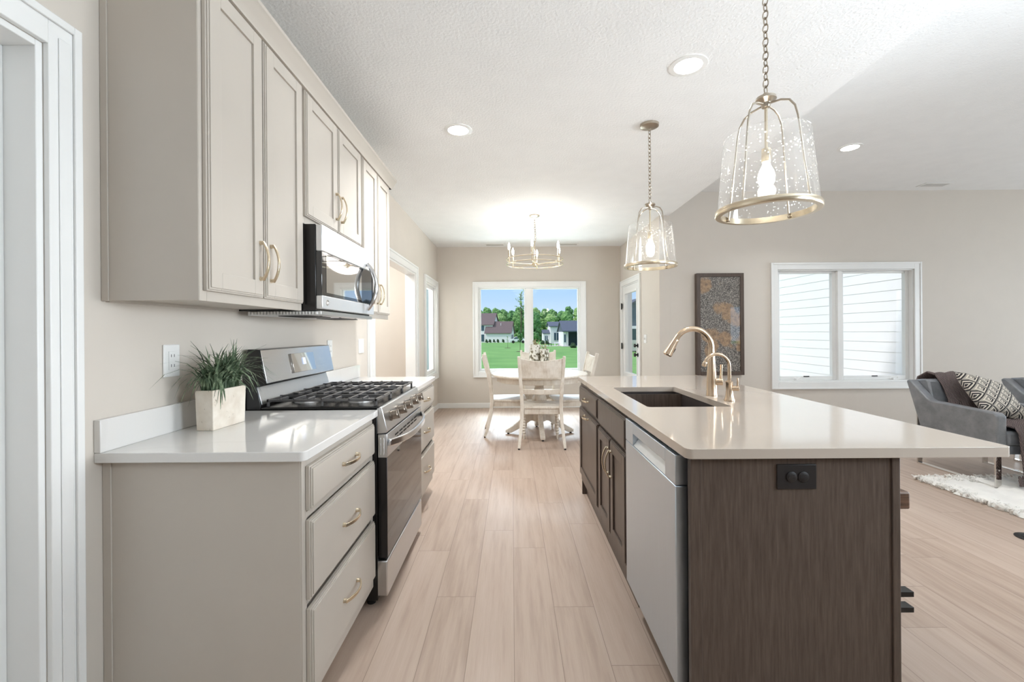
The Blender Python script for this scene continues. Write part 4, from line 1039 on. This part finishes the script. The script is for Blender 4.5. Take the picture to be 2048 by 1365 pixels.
# armchair, faces local +y
def armchair(loc, rz, label):
    t = thing('armchair', label, 'armchair', loc, rz, 'grey leather armchairs with chrome sled legs')
    HW = .335
    side = [(.36, .27), (.36, .575), (.335, .60), (-.20, .615), (-.235, .63), (-.40, .775), (-.425, .785), (-.45, .77), (-.275, .27)]
    for s_ in (-1, 1):
        a_, b_ = sorted((s_ * HW, s_ * (HW - .078))); MB().prism(side, 'x', a_, b_).build('arm', M['leather'], t, .012, local=True, seg=3)
        fr_ = MB(); x = s_ * (HW - .03)
        fr_.bar([(x, .335, .0), (x, .335, .275)], .045, .012, (0, 1, 0)); fr_.bar([(x, .341, .006), (x, -.345, .006)], .045, .012, (0, 0, 1)); fr_.bar([(x, -.345, 0), (x, -.345, .50)], .045, .012, (0, 1, 0))
        fr_.build('leg_frame', M['chrome'], t, .001, local=True)
    MB().box(-HW + .078, HW - .078, -.26, .345, .27, .34).build('base', M['leather'], t, .006, local=True)
    MB().box(-HW + .08, HW - .08, -.23, .36, .34, .455).build('seat_cushion', M['leather'], t, .025, local=True, seg=4)
    MB().prism([(-.20, .34), (-.27, .34), (-.445, .77), (-.43, .785), (-.33, .80), (-.30, .775)], 'x', -HW + .079, HW - .079).build('backrest', M['leather'], t, .015, local=True, seg=3)
    return t
AX, AY = 4.16, 3.79
ac = armchair((AX, AY, 0), R(182), 'grey leather armchair holding a brown knit throw and diamond pillow')
ac.rotation_euler.z = R(179)
dup(ac, (5.16, 3.86, 0), 'grey leather armchair at the right edge of the photo', R(182))
# pillow
def pillow(c_, size, thick, Mr):
    m = MB(); n = 22; uv = []; vs = []; fs = []
    for side in (1, -1):
        for j in range(n + 1):
            for i in range(n + 1):
                u_, v_ = -1 + 2 * i / n, -1 + 2 * j / n
                e_ = (1 - u_ ** 4) * (1 - v_ ** 4); pin = 1 - .07 * (1 - (u_ * u_ if abs(u_) > abs(v_) else v_ * v_)) * 0
                k_ = 1 - .09 * ((1 - v_ * v_) * abs(u_) ** 3)
                k2 = 1 - .09 * ((1 - u_ * u_) * abs(v_) ** 3)
                vs.append(Vector(c_) + Mr @ Vector((u_ * size / 2 * k_, v_ * size / 2 * k2, side * thick / 2 * max(e_, 0) ** .55)))
                uv.append(((u_ + 1) / 2, (v_ + 1) / 2))
        b0 = 0 if side == 1 else (n + 1) ** 2
        for j in range(n):
            for i in range(n):
                a_ = b0 + j * (n + 1) + i; fs.append((a_, a_ + 1, a_ + n + 2, a_ + n + 1))
    m.add(vs, fs); m.uv = uv; return m
Mr = (Matrix.Rotation(R(18), 4, 'Z') @ Matrix.Rotation(R(48), 4, 'X') @ Matrix.Rotation(R(-20), 4, 'Z')).to_3x3()
tag(pillow((4.23, 3.845, .665), .46, .14, Mr).build('throw_pillow', M['pillow'], None, angle=3), 'black and cream diamond pattern pillow leaning in the leather armchair', 'pillow')
# knit throw: over the back, down the backrest, across the seat and over the front
tp = thing('knit_throw', 'mauve brown knit throw draped over the leather armchair', 'blanket', (AX, AY, 0))
path = [(4.262, .70), (4.262, .74), (4.25, .80), (4.19, .832), (4.12, .822), (4.07, .74), (4.02, .62), (3.96, .52), (3.88, .486), (3.70, .482), (3.52, .482), (3.42, .478), (3.395, .44), (3.385, .34), (3.38, .22), (3.378, .12)]
rings = []; nw = 90
def knit_shape(off):
    vs = []
    for k_, (y, z) in enumerate(path):
        s_ = k_ / (len(path) - 1); x0 = 3.90 + .05 * min(1, s_ * 2) if s_ < .5 else 3.935; x1 = 4.20 + .16 * s_
        if s_ < .45: x0 = 3.955 + .10 * s_ * 1.4; x1 = 4.21 + .10 * s_
        for i in range(nw + 1):
            f = i / nw; wob = math.sin(f * 6.5 + k_ * .5) * .012 + (math.sin(f * 95 + math.sin(k_ * .9) * 2) * .5 + .5) * .0075
            ny, nz = (0, 1)
            if k_ <= 2: ny, nz = 1, .2
            elif 5 <= k_ <= 7: ny, nz = -.8, .6
            elif k_ >= 12: ny, nz = -1, 0
            a_ = abs(wob) + off
            vs.append(Vector((x0 + (x1 - x0) * f, y + ny * a_, z + nz * a_)))
    return vs
m = MB(); top = knit_shape(.014); bot = knit_shape(.0)
np_ = len(path); W_ = nw + 1; vs = top + bot; fs = []
for k_ in range(np_ - 1):
    for i in range(nw):
        a_ = k_ * W_ + i; fs.append((a_, a_ + 1, a_ + W_ + 1, a_ + W_)); b_ = a_ + np_ * W_; fs.append((b_, b_ + W_, b_ + W_ + 1, b_ + 1))
    for i in (0, nw):
        a_ = k_ * W_ + i; fs.append((a_, a_ + W_, a_ + W_ + np_ * W_, a_ + np_ * W_))
for k_ in (0, np_ - 1):
    for i in range(nw):
        a_ = k_ * W_ + i; fs.append((a_, a_ + 1, a_ + 1 + np_ * W_, a_ + np_ * W_))
m.add(vs, fs); m.build('blanket', M['knit'], tp, angle=3)
m = MB(); rg = random.Random(2)
for i in range(15):
    x = 3.92 + i * .031; m.tube([(x, 3.376, .125), (x + rg.uniform(-.006, .006), 3.372, .09), (x + rg.uniform(-.01, .01), 3.37, .045)], [.006, .013, .010], 7)
m.build('fringe', M['knit'], tp)
t = thing('floor_outlet', 'round dark metal cover set in the floor at the right edge', 'floor outlet', (3.13, 2.63, 0))
MB().lathe([(.075, .0005), (.075, .004), (.068, .007), (.001, .007)], (3.13, 2.63, 0), 36).build('cover', M['dkmetal'], t)
MB().lathe([(.045, .0072), (.045, .0085), (.001, .0085)], (3.13, 2.63, 0), 28).build('lid', M['slot'], t)

# ------------------------------------------------------------------ outdoors
GZ = lambda y: -.4 - .0092 * y
m = MB(); vs = []; fs = []; ys = [-60, 0, 7.6, 12, 20, 30, 45, 60, 80, 100, 125, 150, 200, 320]; xs = [-180, -90, -45, -20, 0, 20, 45, 90, 180]
for y in ys:
    for x in xs: vs.append((x, y, GZ(max(y, 0))))
for j in range(len(ys) - 1):
    for i in range(len(xs) - 1):
        a_ = j * len(xs) + i; fs.append((a_, a_ + 1, a_ + len(xs) + 1, a_ + len(xs)))
m.add(vs, fs); struct(m.build('ground', M['lawn'], None), 'green lawn outside the dining window', 'lawn')
# siding wing outside the living window
def lap(x, y0, y1, z0, z1, sgn, stp=.145):
    m = MB(); z = z0
    while z < z1:
        m.prism([(x, z), (x + sgn * .010, z), (x + sgn * .003, z + stp), (x, z + stp)], 'y', y0, y1); z += stp
    return m
wg = lap(5.32, 5.56, 12.0, -.5, 3.6, -1).box(5.32, 5.45, 5.56, 12, -.5, 3.6)
struct(wg.build('wall_wing', M['siding'], None, smooth=False), 'white lap siding outside the living area window', 'wall')
wg = lap(-3.0, 6.2, 20.0, -.7, 4.8, 1).box(-3.2, -3.0, 6.2, 20, -.7, 4.8)
struct(wg.build('wall_sun_block', M['siding'], None, smooth=False), 'white lap siding added outside the narrow left window to block sun', 'wall')  # wing put in to keep the sun out of the left window

struct(MB().box(1.97, 5.3, 5.56, 9.0, -.6, -.28).build('patio', M['concrete'], None), 'unseen pale concrete patio added to bounce neutral light onto the siding', 'patio')  # unseen slab added so the siding gets pale bounce instead of green
def gable(m_w, m_r, x0, x1, y0, y1, z0, ze, zr, axis='x', over=.35):
    """house block: walls into m_w, roof into m_r; ridge along axis"""
    m_w.box(x0, x1, y0, y1, z0, ze)
    if axis == 'x':
        ym = (y0 + y1) / 2; m_w.prism([(y0, ze), (y1, ze), (ym, zr)], 'x', x0, x1)
        k_ = (zr - ze) / (ym - y0); t_ = .16
        m_r.prism([(y0 - over, ze - over * k_), (ym, zr), (y1 + over, ze - over * k_), (y1 + over, ze - over * k_ + t_), (ym, zr + t_), (y0 - over, ze - over * k_ + t_)], 'x', x0 - over, x1 + over)
    else:
        xm = (x0 + x1) / 2; m_w.prism([(x0, ze), (x1, ze), (xm, zr)], 'y', y0, y1)
        k_ = (zr - ze) / (xm - x0); t_ = .16
        m_r.prism([(x0 - over, ze - over * k_), (xm, zr), (x1 + over, ze - over * k_), (x1 + over, ze - over * k_ + t_), (xm, zr + t_), (x0 - over, ze - over * k_ + t_)], 'y', y0 - over, y1 + over)
def hwin(par, x0, x1, y, z0, z1, nx=2, face='-y'):
    fr_ = MB(); t_ = .1
    if face == '-y': fr_.box(x0, x1, y - .06, y, z0, z1)
    else: fr_.box(y, y + .06, x0, x1, z0, z1)
    f_ = fr_.build('window', M['hglass'], par, local=True)
    mm_ = MB()
    for i in range(nx + 1):
        xx = x0 + (x1 - x0) * i / nx
        if face == '-y': mm_.box(xx - .05, xx + .05, y - .1, y - .06, z0, z1)
        else: mm_.box(y + .06, y + .1, xx - .05, xx + .05, z0, z1)
    mm_.build('window_bar', M['hwall'], f_, local=True)
# left white house, local frame then rotated
D = 118; gz = GZ(D)
t = thing('white_house', 'white two storey farmhouse with brown roof across the lawn', 'house', (-5.6, D, gz), R(-9))
mw, mr = MB(), MB()
gable(mw, mr, -12, 0.4, 0, 8.5, 0, 4.95, 8.0); gable(mw, mr, -1.2, 5.5, -1.5, 4.5, 0, 2.75, 5.6)
mw.build('wall', M['hwall'], t, local=True); mr.build('roof', M['roofb'], t, local=True)
hwin(t, -4.4, -1.9, 0, 3.2, 4.6); hwin(t, -4.4, -1.9, 0, .3, 2.2); hwin(t, -8, -6, 0, 3.2, 4.6)
hwin(t, 1.0, 1.8, 5.5, 3.0, 4.1, 1, '+x'); hwin(t, .2, 3.0, 5.5, .1, 2.1, 3, '+x')
MB().cyl((2.6, .3, 4.4), (2.6, .3, 5.3), .06, n=8).build('vent_pipe', M['hwall'], t, local=True)
# right house with porch
D = 94; gz = GZ(D)
t = thing('grey_roof_house', 'white house with slate roof and dark covered porch across the lawn', 'house', (9.0, D, gz), 0)
mw, mr = MB(), MB()
gable(mw, mr, -.7, 6, 0, 8, 0, 3.75, 4.7, over=.4); gable(mw, mr, -2.15, -.7, 1, 6, 0, 2.2, 2.9, over=.2)
mw.build('wall', M['hwall'], t, local=True); mr.build('roof', M['roofg'], t, local=True)
hwin(t, 0, 1.15, 0, .75, 2.35); hwin(t, -1.9, -1.2, 1, .6, 1.7)
MB().box(1.35, 1.95, -3, -.1, 0, 3.1).build('chimney', M['slate'], t, local=True)
Dp = 67 - D; gp = GZ(67) - gz
MB().box(-1.25, 6, Dp, Dp + 8, gp - .05, gp + .1).build('porch_floor', M['concrete'], t, local=True)
MB().box(-1.1, -.55, Dp + .2, Dp + 7, gp + .1, gp + 2.3).build('porch_side_wall', M['hwall'], t, local=True)
MB().box(-.97, -.72, Dp + .14, Dp + .2, gp + .7, gp + 1.9).build('porch_window', M['hglass'], t, local=True)
MB().box(-.55, 6, Dp + 3.2, Dp + 7, gp + .1, gp + 2.3).build('porch_wall', M['teal'], t, local=True)
for x_ in (-.5, 1.12): MB().box(x_, x_ + .16, Dp + .1, Dp + .3, gp + .1, gp + 2.3).build('porch_post', M['hwall'], t, local=True)
MB().prism([(Dp - .4, gp + 2.28), (Dp + 4, gp + 3.95), (Dp + 8, gp + 2.28), (Dp + 8, gp + 2.45), (Dp + 4, gp + 4.12), (Dp - .4, gp + 2.45)], 'x', -1.3, 6.4).prism([(Dp + .1, gp + 2.3), (Dp + 7.6, gp + 2.3), (Dp + 4, gp + 3.9)], 'x', -1.1, 6.2).build('porch_roof', M['roofg'], t, local=True)
# darker house seen through the patio door
D = 45; gz = GZ(D)
t = thing('slate_house', 'slate blue house seen through the patio door glass', 'house', (13.4, D, gz), 0)
mw, mr = MB(), MB(); gable(mw, mr, -3.6, 3.2, 0, 8, 0, 3.4, 5.4, 'y'); mw.build('wall', M['slate'], t, local=True); mr.build('roof', M['roofg'], t, local=True)
MB().box(-3.5, 3.1, -.12, -.02, 2.35, 2.65).build('band', M['hwall'], t, local=True)
MB().box(-3.0, 2.6, -.1, -.01, .1, 2.35).build('porch_opening', M['teal'], t, local=True)
t = thing('patio_grill', 'pale grill standing before the slate blue house', 'grill', (11.95, 43.2, GZ(43)))
MB().box(11.6, 12.3, 42.9, 43.5, GZ(43) + .15, GZ(43) + .85).box(11.5, 12.4, 42.85, 43.55, GZ(43) + .85, GZ(43) + 1.2).build('cabinet', M['concrete'], t)
for x in (11.62, 12.24): MB().box(x, x + .06, 42.95, 43.45, GZ(43) - .02, GZ(43) + .15).build('leg', M['dkmetal'], t)

def crown(m, c_, r_, hgt, n, rg, lump=.35):
    for i in range(n):
        h_ = (i + .5) / n; a_ = i * 2.4; rr_ = r_ * math.sqrt(max(.12, 1 - h_ ** 2.2)) * (.55 if n > 8 else rg.uniform(.2, .8))
        p = Vector((c_[0] + math.cos(a_) * rr_, c_[1] + math.sin(a_) * rr_, c_[2] + hgt * h_)); q = r_ * rg.uniform(.42, .6)
        bm = bmesh.new(); bmesh.ops.create_icosphere(bm, subdivisions=4 if n > 8 else 3, radius=1)
        sd = rg.uniform(0, 100); base = len(m.v)
        for v_ in bm.verts:
            k_ = 1 + lump * noise.noise(v_.co * 2.2 + Vector((sd, 0, 0))) + lump * .9 * noise.noise(v_.co * 6.5 + Vector((sd, 5, 0))) + .14 * noise.noise(v_.co * 17)
            m.v.append(p + v_.co * q * k_)
        m.f += [[base + v_.index for v_ in f.verts] for f in bm.faces]; bm.free()
def tree(x, y, h, r_, mt, label, n=9, seed=1, trunk=.25, group='woodland trees behind the lawn'):
    rg = random.Random(seed); g_ = GZ(y); t = thing('tree', label, 'tree', (x, y, g_), group=group)
    MB().tube([(x, y, g_ - .1), (x + .1, y, g_ + h * .4), (x, y, g_ + h * .75)], [r_ * .07, r_ * .05, r_ * .02], 8).build('trunk', M['bark'], t)
    m = MB(); crown(m, (x, y, g_ + h * trunk), r_, h * (1 - trunk) * .86, n, rg); m.build('crown', M[mt], t, angle=3)
names = {'tree': 'mid green', 'tree2': 'dark green', 'tree3': 'pale yellow green'}
spots_ = []
for k_, (yy, x0_, n_, hh_) in enumerate(((152, -14.5, 8, 12.4), (143, -10.6, 8, 11.2), (134, -13.4, 8, 9.4))):
    for i in range(n_): spots_.append((x0_ + i * 5.4 * yy / 143, yy, hh_))
where = ['far left behind the farmhouse', 'behind the farmhouse ridge', 'behind the farmhouse garage roof', 'tallest in the left pane', 'right beside the centre mullion', 'tall in the right pane', 'tall above the slate house', 'at the far right of the window',
         'left of the farmhouse gable', 'over the farmhouse gable', 'just right of the farmhouse roof', 'behind the young lawn tree', 'directly right of the mullion', 'in the middle of the right pane', 'above the porch roof', 'in the right corner of the window',
         'low at the left behind the farmhouse', 'low behind the farmhouse gable end', 'low over the garage roof', 'low behind the parked car', 'low beside the mullion', 'low left of the slate house', 'low behind the slate house', 'low behind the dark porch']
for i, (x, y, hh_) in enumerate(spots_):
    mt = ['tree3', 'tree', 'tree2', 'tree', 'tree2', 'tree3', 'tree'][(i * 3) % 7]
    tree(x, y, hh_ * (1 + .05 * math.sin(i * 2.3)), 2.1, mt, f'{names[mt]} woodland tree {where[i]}', 15, 20 + i, .06)
# tall thin tree with sparse leaves
def sparse(x, y, h, label, seed, nleaf=260, lf=.2, kind='tree', mt='tree3', group=None):
    rg = random.Random(seed); g_ = GZ(y); t = thing(kind, label, 'tree', (x, y, g_), group=group)
    m = MB(); m.tube([(x, y, g_ - .05), (x + h * .01, y, g_ + h * .5), (x, y, g_ + h * .97)], [h * .012, h * .009, h * .002], 6); tips = []
    for i in range(16):
        s_ = .45 + .5 * i / 16; a_ = rg.uniform(0, 2 * PI); b_ = Vector((x, y, g_ + h * s_)); e_ = b_ + Vector((math.cos(a_) * h * .14 * (1.25 - s_), math.sin(a_) * h * .1, h * .09))
        m.tube([b_, (b_ + e_) / 2 + Vector((0, 0, .02 * h)), e_], [h * .004, h * .003, h * .001], 5); tips.append((b_, e_))
    m.build('trunk', M['bark'], t)
    f_ = MB()
    for i in range(nleaf):
        b_, e_ = rg.choice(tips); p = b_.lerp(e_, rg.uniform(.35, 1.15)) + Vector((rg.gauss(0, 1), rg.gauss(0, 1), rg.gauss(0, 1))) * h * .022
        a_ = Vector((rg.gauss(0, 1), rg.gauss(0, 1), rg.gauss(0, 1))).normalized() * lf; b2 = a_.orthogonal() * rg.uniform(.5, .9)
        f_.add([p - a_, p + b2, p + a_, p - b2], [(0, 1, 2, 3)])
    f_.build('leaves', M[mt], t, smooth=False)
sparse(2.6, 128, 14.6, 'tall thin sparse tree rising above the woodland left of the mullion', 4, 200, .24)
sparse(.85, 46.9, 2.15, 'young leafy tree planted on the lawn left of the mullion', 5, 300, .085, mt='tree2')
sparse(-.62, 62, 1.7, 'bare little sapling on the lawn in front of the farmhouse garage', 6, 30, .05)
for x, y, r_ , lb in ((.85, 46.9, .45, 'brown mulch ring under the young leafy tree'), (-.62, 62, .5, 'brown mulch ring under the bare sapling')):
    tag(MB().lathe([(.06, .0), (r_, 0), (r_ * .8, .05), (.06, .06), (.06, 0)], (x, y, GZ(y) - .01), 18, caps=False).build('mulch_ring', M['mulch'], None), lb, 'mulch')
for i, (px_, dd) in enumerate(((974, 112), (981, 112), (989, 112), (997, 112), (1007, 112))):
    x = (px_ - 1025) / 872 * dd; m = MB(); crown(m, (x, dd, GZ(dd) + .2), .4, .6, 5, random.Random(40 + i))
    tag(m.build('shrub', M['bush'], None, angle=3), ['dark rounded shrub at the farmhouse, leftmost of the row', 'dark rounded shrub at the farmhouse, second of the row', 'dark rounded shrub at the farmhouse, middle of the row', 'dark rounded shrub at the farmhouse, fourth of the row', 'dark rounded shrub nearest the farmhouse corner'][i], 'shrub', 'shrubs along the farmhouse')
for i, (px_, dd) in enumerate(((1123, 74), (1147, 60), (1087, 88), (1095, 88))):
    x = (px_ - 1025) / 872 * dd; m = MB(); crown(m, (x, dd, GZ(dd) + .1), .45, .5, 5, random.Random(80 + i))
    tag(m.build('shrub', M['bush'], None, angle=3), ['leafy shrub beside the porch patio', 'low dark shrub in front of the covered porch', 'small shrub left of the low white house wing', 'small shrub right before the low white house wing'][i], 'shrub')
# parked car
x = (1037 - 1025) / 872 * 104; g_ = GZ(104)
t = thing('parked_car', 'white car parked at the edge of the woods', 'car', (x, 104, g_))
MB().prism([(x - 1.9, g_ + .35), (x - 1.9, g_ + .95), (x - 1.2, g_ + 1.05), (x - .7, g_ + 1.55), (x + .8, g_ + 1.55), (x + 1.4, g_ + 1.05), (x + 1.9, g_ + .95), (x + 1.9, g_ + .35)], 'y', 103.2, 104.9).build('car_body', M['carw'], t, .08)
MB().prism([(x - 1.1, g_ + 1.07), (x - .66, g_ + 1.48), (x + .76, g_ + 1.48), (x + 1.28, g_ + 1.07)], 'y', 103.17, 104.93).build('car_window', M['hglass'], t)
for dx in (-1.15, 1.15):
    MB().cyl((x + dx, 103.15, g_ + .34), (x + dx, 103.4, g_ + .34), .34, n=18).build('wheel', M['rub'], t)
# patio table and chair by the right house
x = (1112 - 1025) / 872 * 72; g_ = GZ(72)
t = thing('patio_chair', 'dark patio chair beside the slate roofed house', 'chair', (x - .9, 72, g_))
MB().box(x - 1.2, x - .7, 71.8, 72.2, g_ + .38, g_ + .46).build('seat', M['dkmetal'], t); MB().box(x - 1.26, x - 1.18, 71.8, 72.2, g_ + .38, g_ + 1.1).build('backrest', M['dkmetal'], t)
for a_ in (x - 1.18, x - .75):
    for b_ in (71.82, 72.14): MB().box(a_, a_ + .05, b_, b_ + .05, g_ + .012, g_ + .38).build('leg', M['dkmetal'], t)
t = thing('patio_table', 'low white patio table beside the slate roofed house', 'table', (x + .5, 72.6, g_))
MB().box(x - .2, x + 1.5, 72.2, 73.0, g_ + .42, g_ + .6).build('tabletop', M['carw'], t)
for a_ in (x - .1, x + 1.3): MB().box(a_, a_ + .1, 72.3, 72.9, g_ + .012, g_ + .42).build('leg', M['carw'], t)
tag(MB().prism([(x - 2.3, 71), (x + 2.6, 71), (x + 2.6, 75), (x - 2.3, 75)], 'z', g_ - .06, g_ + .012).build('patio_slab', M['concrete'], None), 'pale concrete patio pad beside the slate roofed house', 'patio')
